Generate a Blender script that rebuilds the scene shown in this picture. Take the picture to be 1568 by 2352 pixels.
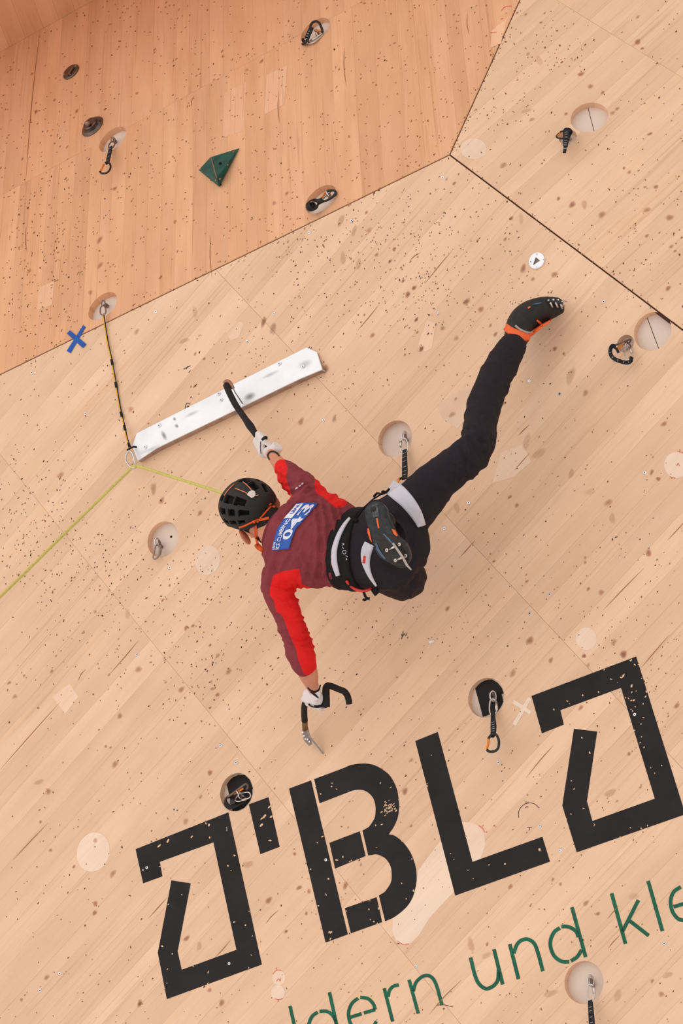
import bpy, bmesh, math, random
import numpy as np
from mathutils import Vector, Matrix, noise
from mathutils.bvhtree import BVHTree
from mathutils.geometry import tessellate_polygon

random.seed(43)
for _o in list(bpy.data.objects):
    bpy.data.objects.remove(_o)
SC = bpy.context.scene
COL = SC.collection

# ---------------------------------------------------------------- camera
IMG_W, IMG_H, FOC = 1568.0, 2352.0, 5881.0
CX, CY = IMG_W / 2, IMG_H / 2
CAM = Vector((0.0, 0.0, 1.6))
_up = Vector((200.0, 3300.0, -FOC)).normalized()          # world up seen from the camera
_fw = Vector((0.0, 0.0, -1.0))
_yy = (_fw - _up * _fw.dot(_up)).normalized()
_xx = _yy.cross(_up)
ROT = Matrix((_xx, _yy, _up))                             # camera axes -> world axes
cam_data = bpy.data.cameras.new('camera')
cam_data.sensor_fit = 'HORIZONTAL'
cam_data.sensor_width = 24.0
cam_data.lens = FOC * 24.0 / IMG_W
cam_data.clip_end = 200.0
cam = bpy.data.objects.new('camera', cam_data)
COL.objects.link(cam)
cam.matrix_world = Matrix.Translation(CAM) @ ROT.to_4x4()
SC.camera = cam

# ---------------------------------------------------------------- daylight, floodlight, exposure
SC.view_settings.view_transform = 'Standard'
SC.view_settings.look = 'None'
SC.view_settings.gamma = 1.0
SC.view_settings.exposure = -0.07
SC.view_settings.use_curve_mapping = False
world = bpy.data.worlds.new('daylight')
SC.world = world
world.use_nodes = True
_bg = world.node_tree.nodes['Background']
_bg.inputs['Color'].default_value = (1.0, 0.95, 0.90, 1)
_bg.inputs['Strength'].default_value = 0.93


# soft daylight through the open left side of the hall
_sun = bpy.data.lights.new('side_daylight', 'SUN')
_sun.energy = 0.6
_sun.angle = math.radians(70)
_sun.color = (1.0, 0.98, 0.97)
sun = bpy.data.objects.new('side_daylight', _sun)
COL.objects.link(sun)
sun.rotation_euler = (-(ROT @ Vector((-0.80, 0.50, 0.36)))).to_track_quat('-Z', 'Y').to_euler()

# ---------------------------------------------------------------- planes of the wall
Z0 = 9.668


def ray(x, y):
    return ROT @ Vector(((x - CX) / FOC, -(y - CY) / FOC, -1.0))


class Facet:
    def __init__(self, q, g0, g1):
        n = Vector((q[0] * FOC, -q[1] * FOC, -q[2]))      # points away from the camera
        self.d = Z0 / n.length
        self.n = (ROT @ n).normalized()
        self.N = -self.n
        a, b = self.p(*g0), self.p(*g1)
        self.X = (b - a).normalized()
        self.Y = self.N.cross(self.X)
        self.O = a
        self.M = Matrix.Translation(a) @ Matrix((self.X, self.Y, self.N)).transposed().to_4x4()
        self.MI = self.M.inverted()

    def p(self, x, y, h=0.0):
        r = ray(x, y)
        return CAM + r * ((self.d - h) / self.n.dot(r))

    def l(self, x, y):
        v = self.MI @ self.p(x, y)
        return (v.x, v.y)

    def sc(self, x, y, h=0.0):                            # metres per pixel there
        return (self.d - h) / self.n.dot(ray(x, y)) / FOC


FRONT = Facet((1.00053e-4, 4.94486e-5, 1.0), (0, 1768), (139, 1610.7))
LEFT = Facet((1.537904e-4, 1.592651e-4, 1.0768324), (163, 491), (192, 0))
SHADE_ROOF = Facet((-5.002371e-05, -2.079675e-04, 0.529244), (0, 120), (-40, 20))
RIGHT = Facet((5.214516e-5, 1.1316681e-4, 1.0641937), (1334.6, 566.4), (1568, 349.6))
VTX = (1032.0, 355.0)


def project(v):                                           # world -> pixel
    c = ROT.transposed() @ (Vector(v) - CAM)
    return (CX + FOC * c.x / -c.z, CY - FOC * c.y / -c.z)


# ---------------------------------------------------------------- objects
MW = {}                                                   # world matrices of my objects


def tag(o, label=None, cat=None, group=None, kind=None):
    if label:
        o['label'] = label
    if cat:
        o['category'] = cat
    if group:
        o['group'] = group
    if kind:
        o['kind'] = kind
    return o


def link(o, parent=None, M=None):
    COL.objects.link(o)
    if parent is not None:
        o.parent = parent
        MW[o.name] = MW[parent.name].copy()
    else:
        M = M or Matrix.Identity(4)
        o.matrix_world = M
        MW[o.name] = M
    return o


def empty(name, loc, label=None, cat=None, group=None):
    o = bpy.data.objects.new(name, None)
    o.empty_display_size = 0.05
    link(o, None, Matrix.Translation(loc))
    return tag(o, label, cat, group)


class MB:
    """collects world-space geometry for one mesh object"""

    def __init__(self):
        self.v, self.f, self.m = [], [], []

    def add(self, vs, fs, mi=0):
        b = len(self.v)
        self.v += [Vector(v) for v in vs]
        self.f += [tuple(i + b for i in f) for f in fs]
        self.m += [mi] * len(fs)
        return self

    def build(self, name, mats, parent=None, smooth=True, angle=None, M=None):
        me = bpy.data.meshes.new(name)
        o = bpy.data.objects.new(name, me)
        link(o, parent, M)
        inv = MW[o.name].inverted()
        me.from_pydata([inv @ v for v in self.v], [], self.f)
        if not isinstance(mats, (list, tuple)):
            mats = [mats]
        for m in mats:
            me.materials.append(m)
        if len(mats) > 1:
            me.polygons.foreach_set('material_index', self.m)
        me.update()
        if smooth:
            me.polygons.foreach_set('use_smooth', [True] * len(me.polygons))
            if angle is not None:
                me.set_sharp_from_angle(angle=math.radians(angle))
        return o


def box(mb, c, ax, ay, az, mi=0):
    """box from centre and three half-axis vectors"""
    vs = [c + ax * i + ay * j + az * k for k in (-1, 1) for j in (-1, 1) for i in (-1, 1)]
    mb.add(vs, [(0, 2, 3, 1), (4, 5, 7, 6), (0, 1, 5, 4), (2, 6, 7, 3), (0, 4, 6, 2), (1, 3, 7, 5)], mi)


def prism(mb, pts, nrm, t0, t1, mi=0):
    """polygon (world points on a plane) extruded from t0 to t1 along nrm; may be concave"""
    n = len(pts)
    a = [p + nrm * t0 for p in pts]
    b = [p + nrm * t1 for p in pts]
    tris = tessellate_polygon([pts])
    fs = []
    for t in tris:
        q = (pts[t[1]] - pts[t[0]]).cross(pts[t[2]] - pts[t[0]])
        t = tuple(t) if q.dot(nrm) > 0 else tuple(reversed(t))
        fs.append(tuple(i + n for i in t))
        fs.append(tuple(reversed(t)))
    area = sum(((pts[i] - pts[0]).cross(pts[(i + 1) % n] - pts[0])).dot(nrm) for i in range(n))
    for i in range(n):
        j = (i + 1) % n
        fs.append((i, j, j + n, i + n) if area > 0 else (j, i, i + n, j + n))
    mb.add(a + b, fs, mi)


def catmull(pts, sub=6, closed=False):
    pts = [Vector(p) for p in pts]
    n = len(pts)
    if n < 3 and not closed:
        return pts
    out = []
    rng = range(n if closed else n - 1)
    for i in rng:
        if closed:
            p0, p1, p2, p3 = pts[i - 1], pts[i], pts[(i + 1) % n], pts[(i + 2) % n]
        else:
            p1, p2 = pts[i], pts[i + 1]
            p0 = pts[i - 1] if i > 0 else p1 * 2 - p2
            p3 = pts[i + 2] if i + 2 < n else p2 * 2 - p1
        for k in range(sub):
            t = k / sub
            out.append(0.5 * ((2 * p1) + (p2 - p0) * t + (2 * p0 - 5 * p1 + 4 * p2 - p3) * t * t
                              + (3 * p1 - p0 - 3 * p2 + p3) * t ** 3))
    if not closed:
        out.append(pts[-1])
    return out


def tube(mb, path, rad, seg=10, closed=False, mi=0, cap=True, flat=None, ref=None):
    """round tube; rad a number or one per point; flat = (ref direction, width, thickness) for straps"""
    n = len(path)
    T = []
    for i in range(n):
        a = path[i - 1] if (i > 0 or closed) else path[i]
        b = path[(i + 1) % n] if (i < n - 1 or closed) else path[i]
        t = (b - a)
        T.append(t.normalized() if t.length > 1e-9 else Vector((0, 0, 1)))
    if ref is None:
        ref = T[0].orthogonal()
    u = (ref - T[0] * ref.dot(T[0])).normalized()
    vs, fs = [], []
    for i in range(n):
        u = u - T[i] * u.dot(T[i])
        u = u.normalized() if u.length > 1e-6 else T[i].orthogonal().normalized()
        w = T[i].cross(u)
        r = rad[i] if isinstance(rad, (list, tuple)) else rad
        ru, rw = (r, r) if not isinstance(r, (list, tuple)) else r
        for k in range(seg):
            a = 2 * math.pi * k / seg
            vs.append(path[i] + u * (ru * math.cos(a)) + w * (rw * math.sin(a)))
    m = n if closed else n - 1
    for i in range(m):
        for k in range(seg):
            a, b = i * seg + k, i * seg + (k + 1) % seg
            c, d = ((i + 1) % n) * seg + (k + 1) % seg, ((i + 1) % n) * seg + k
            fs.append((a, b, c, d))
    if cap and not closed:
        fs.append(tuple(reversed(range(seg))))
        fs.append(tuple(range((n - 1) * seg, n * seg)))
    mb.add(vs, fs, mi)


def strap(mb, path, face, width, thick, mi=0, closed=False):
    """flat webbing: face = direction the broad side looks at; width half, thick half"""
    n = len(path)
    vs, fs = [], []
    for i in range(n):
        a = path[i - 1] if (i > 0 or closed) else path[i]
        b = path[(i + 1) % n] if (i < n - 1 or closed) else path[i]
        t = (b - a).normalized()
        fc = face[i] if isinstance(face, (list, tuple)) else face
        s = t.cross(fc)
        s = s.normalized() if s.length > 1e-6 else t.orthogonal()
        f = s.cross(t)
        w = width[i] if isinstance(width, (list, tuple)) else width
        for (p, q) in ((-1, -1), (1, -1), (1, 1), (-1, 1)):
            vs.append(path[i] + s * (w * p) + f * (thick * q))
    m = n if closed else n - 1
    for i in range(m):
        for k in range(4):
            fs.append((i * 4 + k, i * 4 + (k + 1) % 4, ((i + 1) % n) * 4 + (k + 1) % 4, ((i + 1) % n) * 4 + k))
    if not closed:
        fs += [(3, 2, 1, 0), ((n - 1) * 4, (n - 1) * 4 + 1, (n - 1) * 4 + 2, (n - 1) * 4 + 3)]
    mb.add(vs, fs, mi)


def disc(mb, c, nrm, r, t0, t1, seg=20, mi=0, bevel=0.0):
    u = nrm.orthogonal().normalized()
    w = nrm.cross(u)
    rings = [(r, t0), (r, t1 - bevel)] + ([(r - bevel, t1)] if bevel else [])
    vs = [c + nrm * t + (u * math.cos(2 * math.pi * k / seg) + w * math.sin(2 * math.pi * k / seg)) * rr
          for rr, t in rings for k in range(seg)]
    fs = [(i * seg + k, i * seg + (k + 1) % seg, (i + 1) * seg + (k + 1) % seg, (i + 1) * seg + k)
          for i in range(len(rings) - 1) for k in range(seg)]
    fs.append(tuple(range((len(rings) - 1) * seg, len(rings) * seg)))
    fs.append(tuple(reversed(range(seg))))
    mb.add(vs, fs, mi)


def ball(mb, c, r, seg=14, rings=9, mi=0, ax=None):
    ax = ax or (Vector((r, 0, 0)), Vector((0, r, 0)), Vector((0, 0, r)))
    vs = [c + ax[2]]
    for i in range(1, rings):
        th = math.pi * i / rings
        for k in range(seg):
            a = 2 * math.pi * k / seg
            vs.append(c + ax[0] * (math.sin(th) * math.cos(a)) + ax[1] * (math.sin(th) * math.sin(a)) + ax[2] * math.cos(th))
    vs.append(c - ax[2])
    fs = [(0, 1 + k, 1 + (k + 1) % seg) for k in range(seg)]
    for i in range(rings - 2):
        for k in range(seg):
            a = 1 + i * seg
            fs.append((a + k, a + seg + k, a + seg + (k + 1) % seg, a + (k + 1) % seg))
    a = 1 + (rings - 2) * seg
    fs += [(a + k, len(vs) - 1, a + (k + 1) % seg) for k in range(seg)]
    mb.add(vs, fs, mi)


def zt(ox, oy, s, pts):
    return [(ox + x / s, oy + y / s) for x, y in pts]


# ---------------------------------------------------------------- materials
def srgb(r, g, b):
    def c(v):
        v /= 255.0
        return v / 12.92 if v <= 0.04045 else ((v + 0.055) / 1.055) ** 2.4
    return (c(r), c(g), c(b), 1.0)


def nodes(name):
    m = bpy.data.materials.new(name)
    m.use_nodes = True
    nt = m.node_tree
    b = nt.nodes['Principled BSDF']
    return m, nt, b


def N(nt, kind, **kw):
    n = nt.nodes.new(kind)
    for k, v in kw.items():
        if k in n.inputs:
            n.inputs[k].default_value = v
        else:
            setattr(n, k, v)
    return n


def plain(name, col, rough=0.5, metal=0.0, var=0.12, scale=30.0, bump=0.0, bscale=200.0, coat=0.0):
    """colour broken up by noise, optional fine bump"""
    m, nt, b = nodes(name)
    tc = N(nt, 'ShaderNodeTexCoord')
    ns = N(nt, 'ShaderNodeTexNoise', Scale=scale, Detail=4.0)
    nt.links.new(tc.outputs['Object'], ns.inputs['Vector'])
    hs = N(nt, 'ShaderNodeMapRange')
    hs.inputs['To Min'].default_value = 1.0 - var
    hs.inputs['To Max'].default_value = 1.0 + var
    hs.inputs['From Min'].default_value = 0.3
    hs.inputs['From Max'].default_value = 0.7
    nt.links.new(ns.outputs['Fac'], hs.inputs['Value'])
    mx = N(nt, 'ShaderNodeVectorMath', operation='SCALE')
    mx.inputs[0].default_value = col[:3]
    nt.links.new(hs.outputs['Result'], mx.inputs['Scale'])
    nt.links.new(mx.outputs['Vector'], b.inputs['Base Color'])
    b.inputs['Roughness'].default_value = rough
    b.inputs['Metallic'].default_value = metal
    b.inputs['Coat Weight'].default_value = coat
    b.inputs['Specular IOR Level'].default_value = 0.3
    if bump:
        n2 = N(nt, 'ShaderNodeTexNoise', Scale=bscale, Detail=3.0)
        nt.links.new(tc.outputs['Object'], n2.inputs['Vector'])
        bp = N(nt, 'ShaderNodeBump', Strength=bump, Distance=0.002)
        nt.links.new(n2.outputs['Fac'], bp.inputs['Height'])
        nt.links.new(bp.outputs['Normal'], b.inputs['Normal'])
    return m


def wood_material(name, WOOD_LIGHT, WOOD_MID, WOOD_LINE):
    m, nt, b = nodes(name)
    L = nt.links.new
    tc = N(nt, 'ShaderNodeTexCoord')
    oi = N(nt, 'ShaderNodeObjectInfo')
    off = N(nt, 'ShaderNodeMath', operation='MULTIPLY')
    off.inputs[1].default_value = 37.0
    L(oi.outputs['Random'], off.inputs[0])
    comb = N(nt, 'ShaderNodeCombineXYZ')
    L(off.outputs[0], comb.inputs['Z'])
    add = N(nt, 'ShaderNodeVectorMath', operation='ADD')
    L(tc.outputs['Object'], add.inputs[0])
    L(comb.outputs[0], add.inputs[1])

    def tex(scale, detail, dist, rough=0.55):
        mp = N(nt, 'ShaderNodeMapping')
        mp.inputs['Scale'].default_value = scale
        L(add.outputs[0], mp.inputs['Vector'])
        t = N(nt, 'ShaderNodeTexNoise', Scale=1.0, Detail=detail, Roughness=rough, Distortion=dist)
        L(mp.outputs[0], t.inputs['Vector'])
        return t
    broad = tex((0.7, 7.0, 3.0), 3.0, 0.6)
    lines = tex((1.6, 95.0, 3.0), 3.0, 0.4)
    fibre = tex((9.0, 420.0, 3.0), 2.0, 0.0)
    blot = tex((3.0, 5.0, 3.0), 4.0, 0.3)
    r1 = N(nt, 'ShaderNodeValToRGB')
    r1.color_ramp.elements[0].position = 0.30
    r1.color_ramp.elements[1].position = 0.66
    r1.color_ramp.elements[0].color = WOOD_LIGHT
    r1.color_ramp.elements[1].color = WOOD_MID
    L(broad.outputs['Fac'], r1.inputs['Fac'])
    r2 = N(nt, 'ShaderNodeMapRange', interpolation_type='SMOOTHSTEP')
    r2.inputs['From Min'].default_value = 0.53
    r2.inputs['From Max'].default_value = 0.74
    r2.inputs['To Max'].default_value = 0.55
    L(lines.outputs['Fac'], r2.inputs['Value'])
    patch = tex((0.8, 2.2, 3.0), 2.0, 0.2)
    rp_ = N(nt, 'ShaderNodeMapRange', interpolation_type='SMOOTHSTEP')
    rp_.inputs['From Min'].default_value = 0.38
    rp_.inputs['From Max'].default_value = 0.66
    L(patch.outputs['Fac'], rp_.inputs['Value'])
    rm = N(nt, 'ShaderNodeMath', operation='MULTIPLY')
    L(r2.outputs[0], rm.inputs[0])
    L(rp_.outputs[0], rm.inputs[1])
    m1 = N(nt, 'ShaderNodeMix', data_type='RGBA')
    L(rm.outputs[0], m1.inputs['Factor'])
    L(r1.outputs['Color'], m1.inputs['A'])
    m1.inputs['B'].default_value = WOOD_LINE
    r3 = N(nt, 'ShaderNodeMapRange')
    r3.inputs['From Min'].default_value = 0.3
    r3.inputs['From Max'].default_value = 0.7
    r3.inputs['To Min'].default_value = 0.955
    r3.inputs['To Max'].default_value = 1.035
    L(fibre.outputs['Fac'], r3.inputs['Value'])
    r4 = N(nt, 'ShaderNodeMapRange')
    r4.inputs['From Min'].default_value = 0.3
    r4.inputs['From Max'].default_value = 0.7
    r4.inputs['To Min'].default_value = 0.95
    r4.inputs['To Max'].default_value = 1.04
    L(blot.outputs['Fac'], r4.inputs['Value'])
    r5 = N(nt, 'ShaderNodeMapRange')
    r5.inputs['To Min'].default_value = 0.94
    r5.inputs['To Max'].default_value = 1.03
    L(oi.outputs['Random'], r5.inputs['Value'])
    k1 = N(nt, 'ShaderNodeMath', operation='MULTIPLY')
    L(r3.outputs[0], k1.inputs[0])
    L(r4.outputs[0], k1.inputs[1])
    k2 = N(nt, 'ShaderNodeMath', operation='MULTIPLY')
    L(k1.outputs[0], k2.inputs[0])
    L(r5.outputs[0], k2.inputs[1])
    sc = N(nt, 'ShaderNodeVectorMath', operation='SCALE')
    L(m1.outputs['Result'], sc.inputs[0])
    L(k2.outputs[0], sc.inputs['Scale'])
    L(sc.outputs['Vector'], b.inputs['Base Color'])
    b.inputs['Roughness'].default_value = 0.55
    b.inputs['Specular IOR Level'].default_value = 0.15
    bp = N(nt, 'ShaderNodeBump', Strength=0.08, Distance=0.001)
    L(lines.outputs['Fac'], bp.inputs['Height'])
    L(bp.outputs['Normal'], b.inputs['Normal'])
    return m


def faded(name, col, alpha, attr=None, rough=0.6):
    """thin stain: colour laid over the wood with transparency (optionally fading by a vertex attribute)"""
    m, nt, b = nodes(name)
    tc = N(nt, 'ShaderNodeTexCoord')
    ns = N(nt, 'ShaderNodeTexNoise', Scale=14.0, Detail=4.0)
    nt.links.new(tc.outputs['Object'], ns.inputs['Vector'])
    rr = N(nt, 'ShaderNodeMapRange')
    rr.inputs['To Min'].default_value = alpha * 0.75
    rr.inputs['To Max'].default_value = alpha * 1.25
    nt.links.new(ns.outputs['Fac'], rr.inputs['Value'])
    out = rr.outputs[0]
    if attr:
        at = N(nt, 'ShaderNodeAttribute', attribute_name=attr)
        mu = N(nt, 'ShaderNodeMath', operation='MULTIPLY')
        nt.links.new(out, mu.inputs[0])
        nt.links.new(at.outputs['Fac'], mu.inputs[1])
        out = mu.outputs[0]
    nt.links.new(out, b.inputs['Alpha'])
    b.inputs['Base Color'].default_value = col
    b.inputs['Roughness'].default_value = rough
    return m


WOOD_LIGHT = (0.86, 0.575, 0.395, 1)
WOOD_MID = (0.80, 0.51, 0.33, 1)
WOOD_LINE = (0.56, 0.30, 0.155, 1)
M_WOOD = wood_material('spruce_board', WOOD_LIGHT, WOOD_MID, WOOD_LINE)
M_WOOD_WARMLIGHT = wood_material('warm_light_spruce_board', (0.84, 0.475, 0.28, 1), (0.73, 0.385, 0.21, 1), (0.50, 0.23, 0.10, 1))  # warm bounce light on the left face put into the wood colour
M_BACK = plain('pale_backing_board', (0.74, 0.61, 0.53, 1), 0.7, var=0.05, scale=9)
M_JOINT = plain('dark_joint', srgb(66, 38, 26), 0.8)
M_BLACKPAINT = plain('black_stencil_paint', srgb(30, 26, 26), 0.7, var=0.35, scale=9, bump=0.2, bscale=300)
M_GREENPAINT = plain('green_stencil_paint', srgb(12, 92, 66), 0.5, var=0.25, scale=14)
M_PALE = wood_material('bleached_spruce', (0.90, 0.685, 0.535, 1), (0.86, 0.62, 0.46, 1), (0.66, 0.42, 0.27, 1))
M_PALE2 = wood_material('scrubbed_spruce', (0.885, 0.625, 0.455, 1), (0.84, 0.565, 0.395, 1), (0.60, 0.34, 0.19, 1))
M_PALE3 = wood_material('scrubbed_warm_light_spruce', (0.87, 0.53, 0.34, 1), (0.79, 0.45, 0.27, 1), (0.55, 0.28, 0.14, 1))  # pale patches with the left face's painted warm light
M_CHALK = plain('chalk_mark', (0.88, 0.68, 0.53, 1), 0.8, var=0.08, scale=40)
M_KNOT = faded('knot', srgb(164, 100, 60), 0.8, 'fade')
M_DENT = plain('dent_dark', srgb(88, 52, 30), 0.8)
M_DENT2 = plain('dent_brown', srgb(164, 108, 70), 0.8)
M_CHIP = plain('chipped_wood', srgb(226, 182, 142), 0.7, var=0.2, scale=200)
M_RED = plain('red_marker', srgb(222, 110, 95), 0.6)
M_PEN = plain('pencil', srgb(70, 50, 42), 0.6)
M_ZINC = plain('zinc_screw', srgb(215, 215, 222), 0.3, 1.0, var=0.08)
M_HOLE = plain('dark_hole', srgb(32, 20, 14), 0.9)
M_STEEL = plain('stainless_steel', srgb(205, 198, 194), 0.24, 1.0, var=0.12, scale=60)
M_STEEL2 = plain('dull_steel', srgb(150, 135, 128), 0.38, 1.0, var=0.15, scale=60)
M_ALU = plain('brushed_aluminium', srgb(236, 236, 240), 0.36, 0.3, var=0.07, scale=7, bump=0.05)
M_ALUREFLECT = plain('wood_reflection_aluminium', srgb(172, 146, 128), 0.45, 0.35, var=0.2, scale=25)  # brown reflection of the wooden wall painted into the flange colour
M_DARKMETAL = plain('worn_brown_metal', srgb(112, 98, 92), 0.38, 0.8, var=0.25, scale=40, bump=0.2)
M_WEB = plain('black_webbing', srgb(34, 32, 33), 0.75, var=0.2, scale=150, bump=0.3, bscale=600)
M_ANOD = plain('black_anodised', srgb(44, 42, 42), 0.35, 0.2, var=0.1)
M_ORANGEGATE = plain('orange_gate', srgb(228, 128, 40), 0.3, 0.6, var=0.12)
M_STITCH = plain('grey_stitching', srgb(150, 148, 146), 0.8)

# ================================================================ the three faces of the wall
def ext(a, b, t):
    return (a[0] + (b[0] - a[0]) * t, a[1] + (b[1] - a[1]) * t)


E_LEFT = ext(VTX, (0, 860), 1.9)          # edge between left and front face
E_RIGHT = ext(VTX, (1568, 758), 2.6)      # edge between right and front face
E_TOP = ext(VTX, (1193, 0), 3.0415)          # edge between left and right face
T_BOARD = 0.030                           # board thickness = pocket depth


def clip_half(poly, p, q, inset):
    """keep the side of p->q where the left normal points, moved in by inset"""
    d = Vector((q[0] - p[0], q[1] - p[1])).normalized()
    nn = Vector((-d.y, d.x))
    out = []
    m = len(poly)
    for i in range(m):
        a, b = Vector(poly[i]), Vector(poly[(i + 1) % m])
        da = (a - Vector(p)).dot(nn) - inset
        db = (b - Vector(p)).dot(nn) - inset
        if da >= 0:
            out.append(tuple(a))
        if (da >= 0) != (db >= 0):
            t = da / (da - db)
            out.append(tuple(a + (b - a) * t))
    return out


def poly_area(p):
    return 0.5 * sum(p[i][0] * p[(i + 1) % len(p)][1] - p[(i + 1) % len(p)][0] * p[i][1] for i in range(len(p)))


def make_wall(name, F, outline_px, seams_px, pockets, label, wmin, wmax, wood):
    outline = [F.l(*p) for p in outline_px]
    if poly_area(outline) < 0:
        outline.reverse()
    # backing board, the wall object itself
    mb = MB()
    pts = [F.M @ Vector((u, v, 0)) for u, v in outline]
    prism(mb, pts, F.N, -T_BOARD - 0.05, -T_BOARD)
    wall = mb.build(name, M_BACK, None, smooth=False, M=F.M)
    tag(wall, label, 'wall', None, 'structure')
    vx = [F.l(*VTX)]
    us = [p[0] for p in outline]
    vs_ = [p[1] for p in outline]
    umin, umax, vmin, vmax = min(us), max(us), min(vs_), max(vs_)
    cuts = [umin - 0.01]
    su = sorted(0.5 * (F.l(*a)[0] + F.l(*b)[0]) for a, b in seams_px)
    cuts += su + [umax + 0.01]
    full = [cuts[0]]
    for c in cuts[1:]:                      # long runs are cut again every 1.6 m
        while c - full[-1] > 6:
            full.append(full[-1] + 1.6 if full[-1] + 1.6 < c - 0.4 else c)
        if c > full[-1]:
            full.append(c)
    circ = [(F.l(x, y), d * 0.5) for x, y, d in pockets]
    cut_boards = []
    for r in range(len(full) - 1):
        u0, u1 = full[r] + 0.00045, full[r + 1] - 0.00045
        v = vmin
        while v < vmax:
            w = random.uniform(wmin, wmax)
            q = [(u0, v + 0.0002), (u1, v + 0.0002), (u1, v + w - 0.0002), (u0, v + w - 0.0002)]
            v += w
            for i in range(len(outline)):
                if not q:
                    break
                a, b = outline[i], outline[(i + 1) % len(outline)]
                near = any((Vector(a) - Vector(x)).length < 1e-6 or (Vector(b) - Vector(x)).length < 1e-6 for x in vx)
                q = clip_half(q, a, b, 0.0035 if near else 0.0)
            if len(q) < 3 or abs(poly_area(q)) < 2e-4:
                continue
            top = -random.random() * 0.0005
            bm_ = MB()
            k = len(q)
            vv = [F.M @ Vector((x, y, top)) for x, y in q] + [F.M @ Vector((x, y, -T_BOARD + 0.0002)) for x, y in q]
            ff = [tuple(range(k)), tuple(reversed(range(k, 2 * k)))]
            ff += [(i, i + k, (i + 1) % k + k, (i + 1) % k) for i in range(k)]
            bm_.add(vv, ff)
            o = bm_.build('board', wood, wall, smooth=False)
            xs = [p[0] for p in q]
            ys = [p[1] for p in q]
            for (c, rad) in circ:
                dx = max(min(xs) - c[0], 0, c[0] - max(xs))
                dy = max(min(ys) - c[1], 0, c[1] - max(ys))
                if math.hypot(dx, dy) < rad:
                    cut_boards.append(o)
                    break
    # cut the round pockets
    mb = MB()
    for (c, rad) in circ:
        disc(mb, F.M @ Vector((c[0], c[1], 0)), F.N, rad, -T_BOARD - 0.012, 0.03, seg=64)
    cutter = mb.build('pocket_cutter', M_WOOD, None, smooth=False)
    for o in cut_boards:
        md = o.modifiers.new('pocket', 'BOOLEAN')
        md.operation = 'DIFFERENCE'
        md.object = cutter
        md.solver = 'EXACT'
    bpy.context.view_layer.update()
    dg = bpy.context.evaluated_depsgraph_get()
    new = [(o, bpy.data.meshes.new_from_object(o.evaluated_get(dg))) for o in cut_boards]
    for o, me in new:
        o.modifiers.clear()
        if len(me.polygons) == 0:
            bpy.data.objects.remove(o)
            continue
        o.data = me
    bpy.data.objects.remove(cutter)
    return wall


POCKET = 0.145
SEAM_A, SEAM_B = ext((0, 120), (200, 9), -4.6), E_TOP   # seam of the corner facet, leaned out to shade the left face
FRONT_POCKETS = [(374, 1238.5), (1340.5, 2256.5), (1498, 761), (907, 1008), (1116, 1602.5), (543, 1819.5)]
LEFT_POCKETS = [(723.6, 70.6), (736, 457.6), (258.5, 320), (235.6, 703)]
RIGHT_POCKETS = [(1353, 269.5)]
W_FRONT = make_wall('wall_front', FRONT, [VTX, E_RIGHT, (2500, 3300), (-900, 3300), E_LEFT],
                    [((0, 1109), (1005, 2210)), ((570, 741), (1344, 1480))],
                    [p + (POCKET,) for p in FRONT_POCKETS] + [(1436, 789, 0.066)],
                    'large light spruce climbing wall face behind the climber, painted with black letters',
                    0.06, 0.125, M_WOOD)
W_LEFT = make_wall('wall_left', LEFT, [VTX, E_LEFT, SEAM_A, E_TOP],
                   [((290, 286), (687, 89))],
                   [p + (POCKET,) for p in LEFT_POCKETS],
                   'spruce wall face at upper left with vertical boards, warm light painted into its tone', 0.055, 0.11, M_WOOD_WARMLIGHT)
W_RIGHT = make_wall('wall_right', RIGHT, [VTX, E_RIGHT, (2450, -780), E_TOP],
                    [((1265, 0), (1568, 171))],
                    [p + (POCKET,) for p in RIGHT_POCKETS] + [(1303, 314, 0.07)],
                    'light spruce wall face at upper right with diagonal boards', 0.06, 0.125, M_WOOD)
W_SHADE_ROOF = make_wall('shading_overhang', SHADE_ROOF, [SEAM_A, SEAM_B, (SEAM_B[0] - 210, SEAM_B[1] - 380), (SEAM_A[0] - 210, SEAM_A[1] - 380)], [], [],  # corner facet; its unseen overhang is added to block ambient light
                   'spruce facet in the upper left corner, overhang added to shade the wall', 0.06, 0.11, M_WOOD_WARMLIGHT)
WALL_OF = {id(FRONT): W_FRONT, id(LEFT): W_LEFT, id(RIGHT): W_RIGHT}

# dark joints between the faces
for i, (a, b, F, G) in enumerate(((VTX, E_LEFT, FRONT, LEFT), (VTX, E_RIGHT, FRONT, RIGHT), (VTX, E_TOP, LEFT, RIGHT), (SEAM_A, SEAM_B, LEFT, SHADE_ROOF))):
    mb = MB()
    p0, p1 = F.p(*a), F.p(*b)
    mid = (F.N + G.N).normalized()
    strap(mb, [p0 - mid * 0.007, p1 - mid * 0.007], mid, 0.009, 0.002)
    o = mb.build('trim_%d' % (i + 1), M_JOINT, None, smooth=False)
    tag(o, ['dark joint between the left and front wall faces', 'dark joint between the right and front wall faces',
            'dark joint between the left and right wall faces',
            'dark joint between the left wall face and the shading corner facet'][i], 'trim', None, 'structure')


# ---------------------------------------------------------------- flat paint, stains and marks on the boards
def flat_poly(mb, F, px, h, mi=0, thick=0.0002):
    prism(mb, [F.p(x, y) for x, y in px], F.N, h, h + thick, mi)


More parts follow.
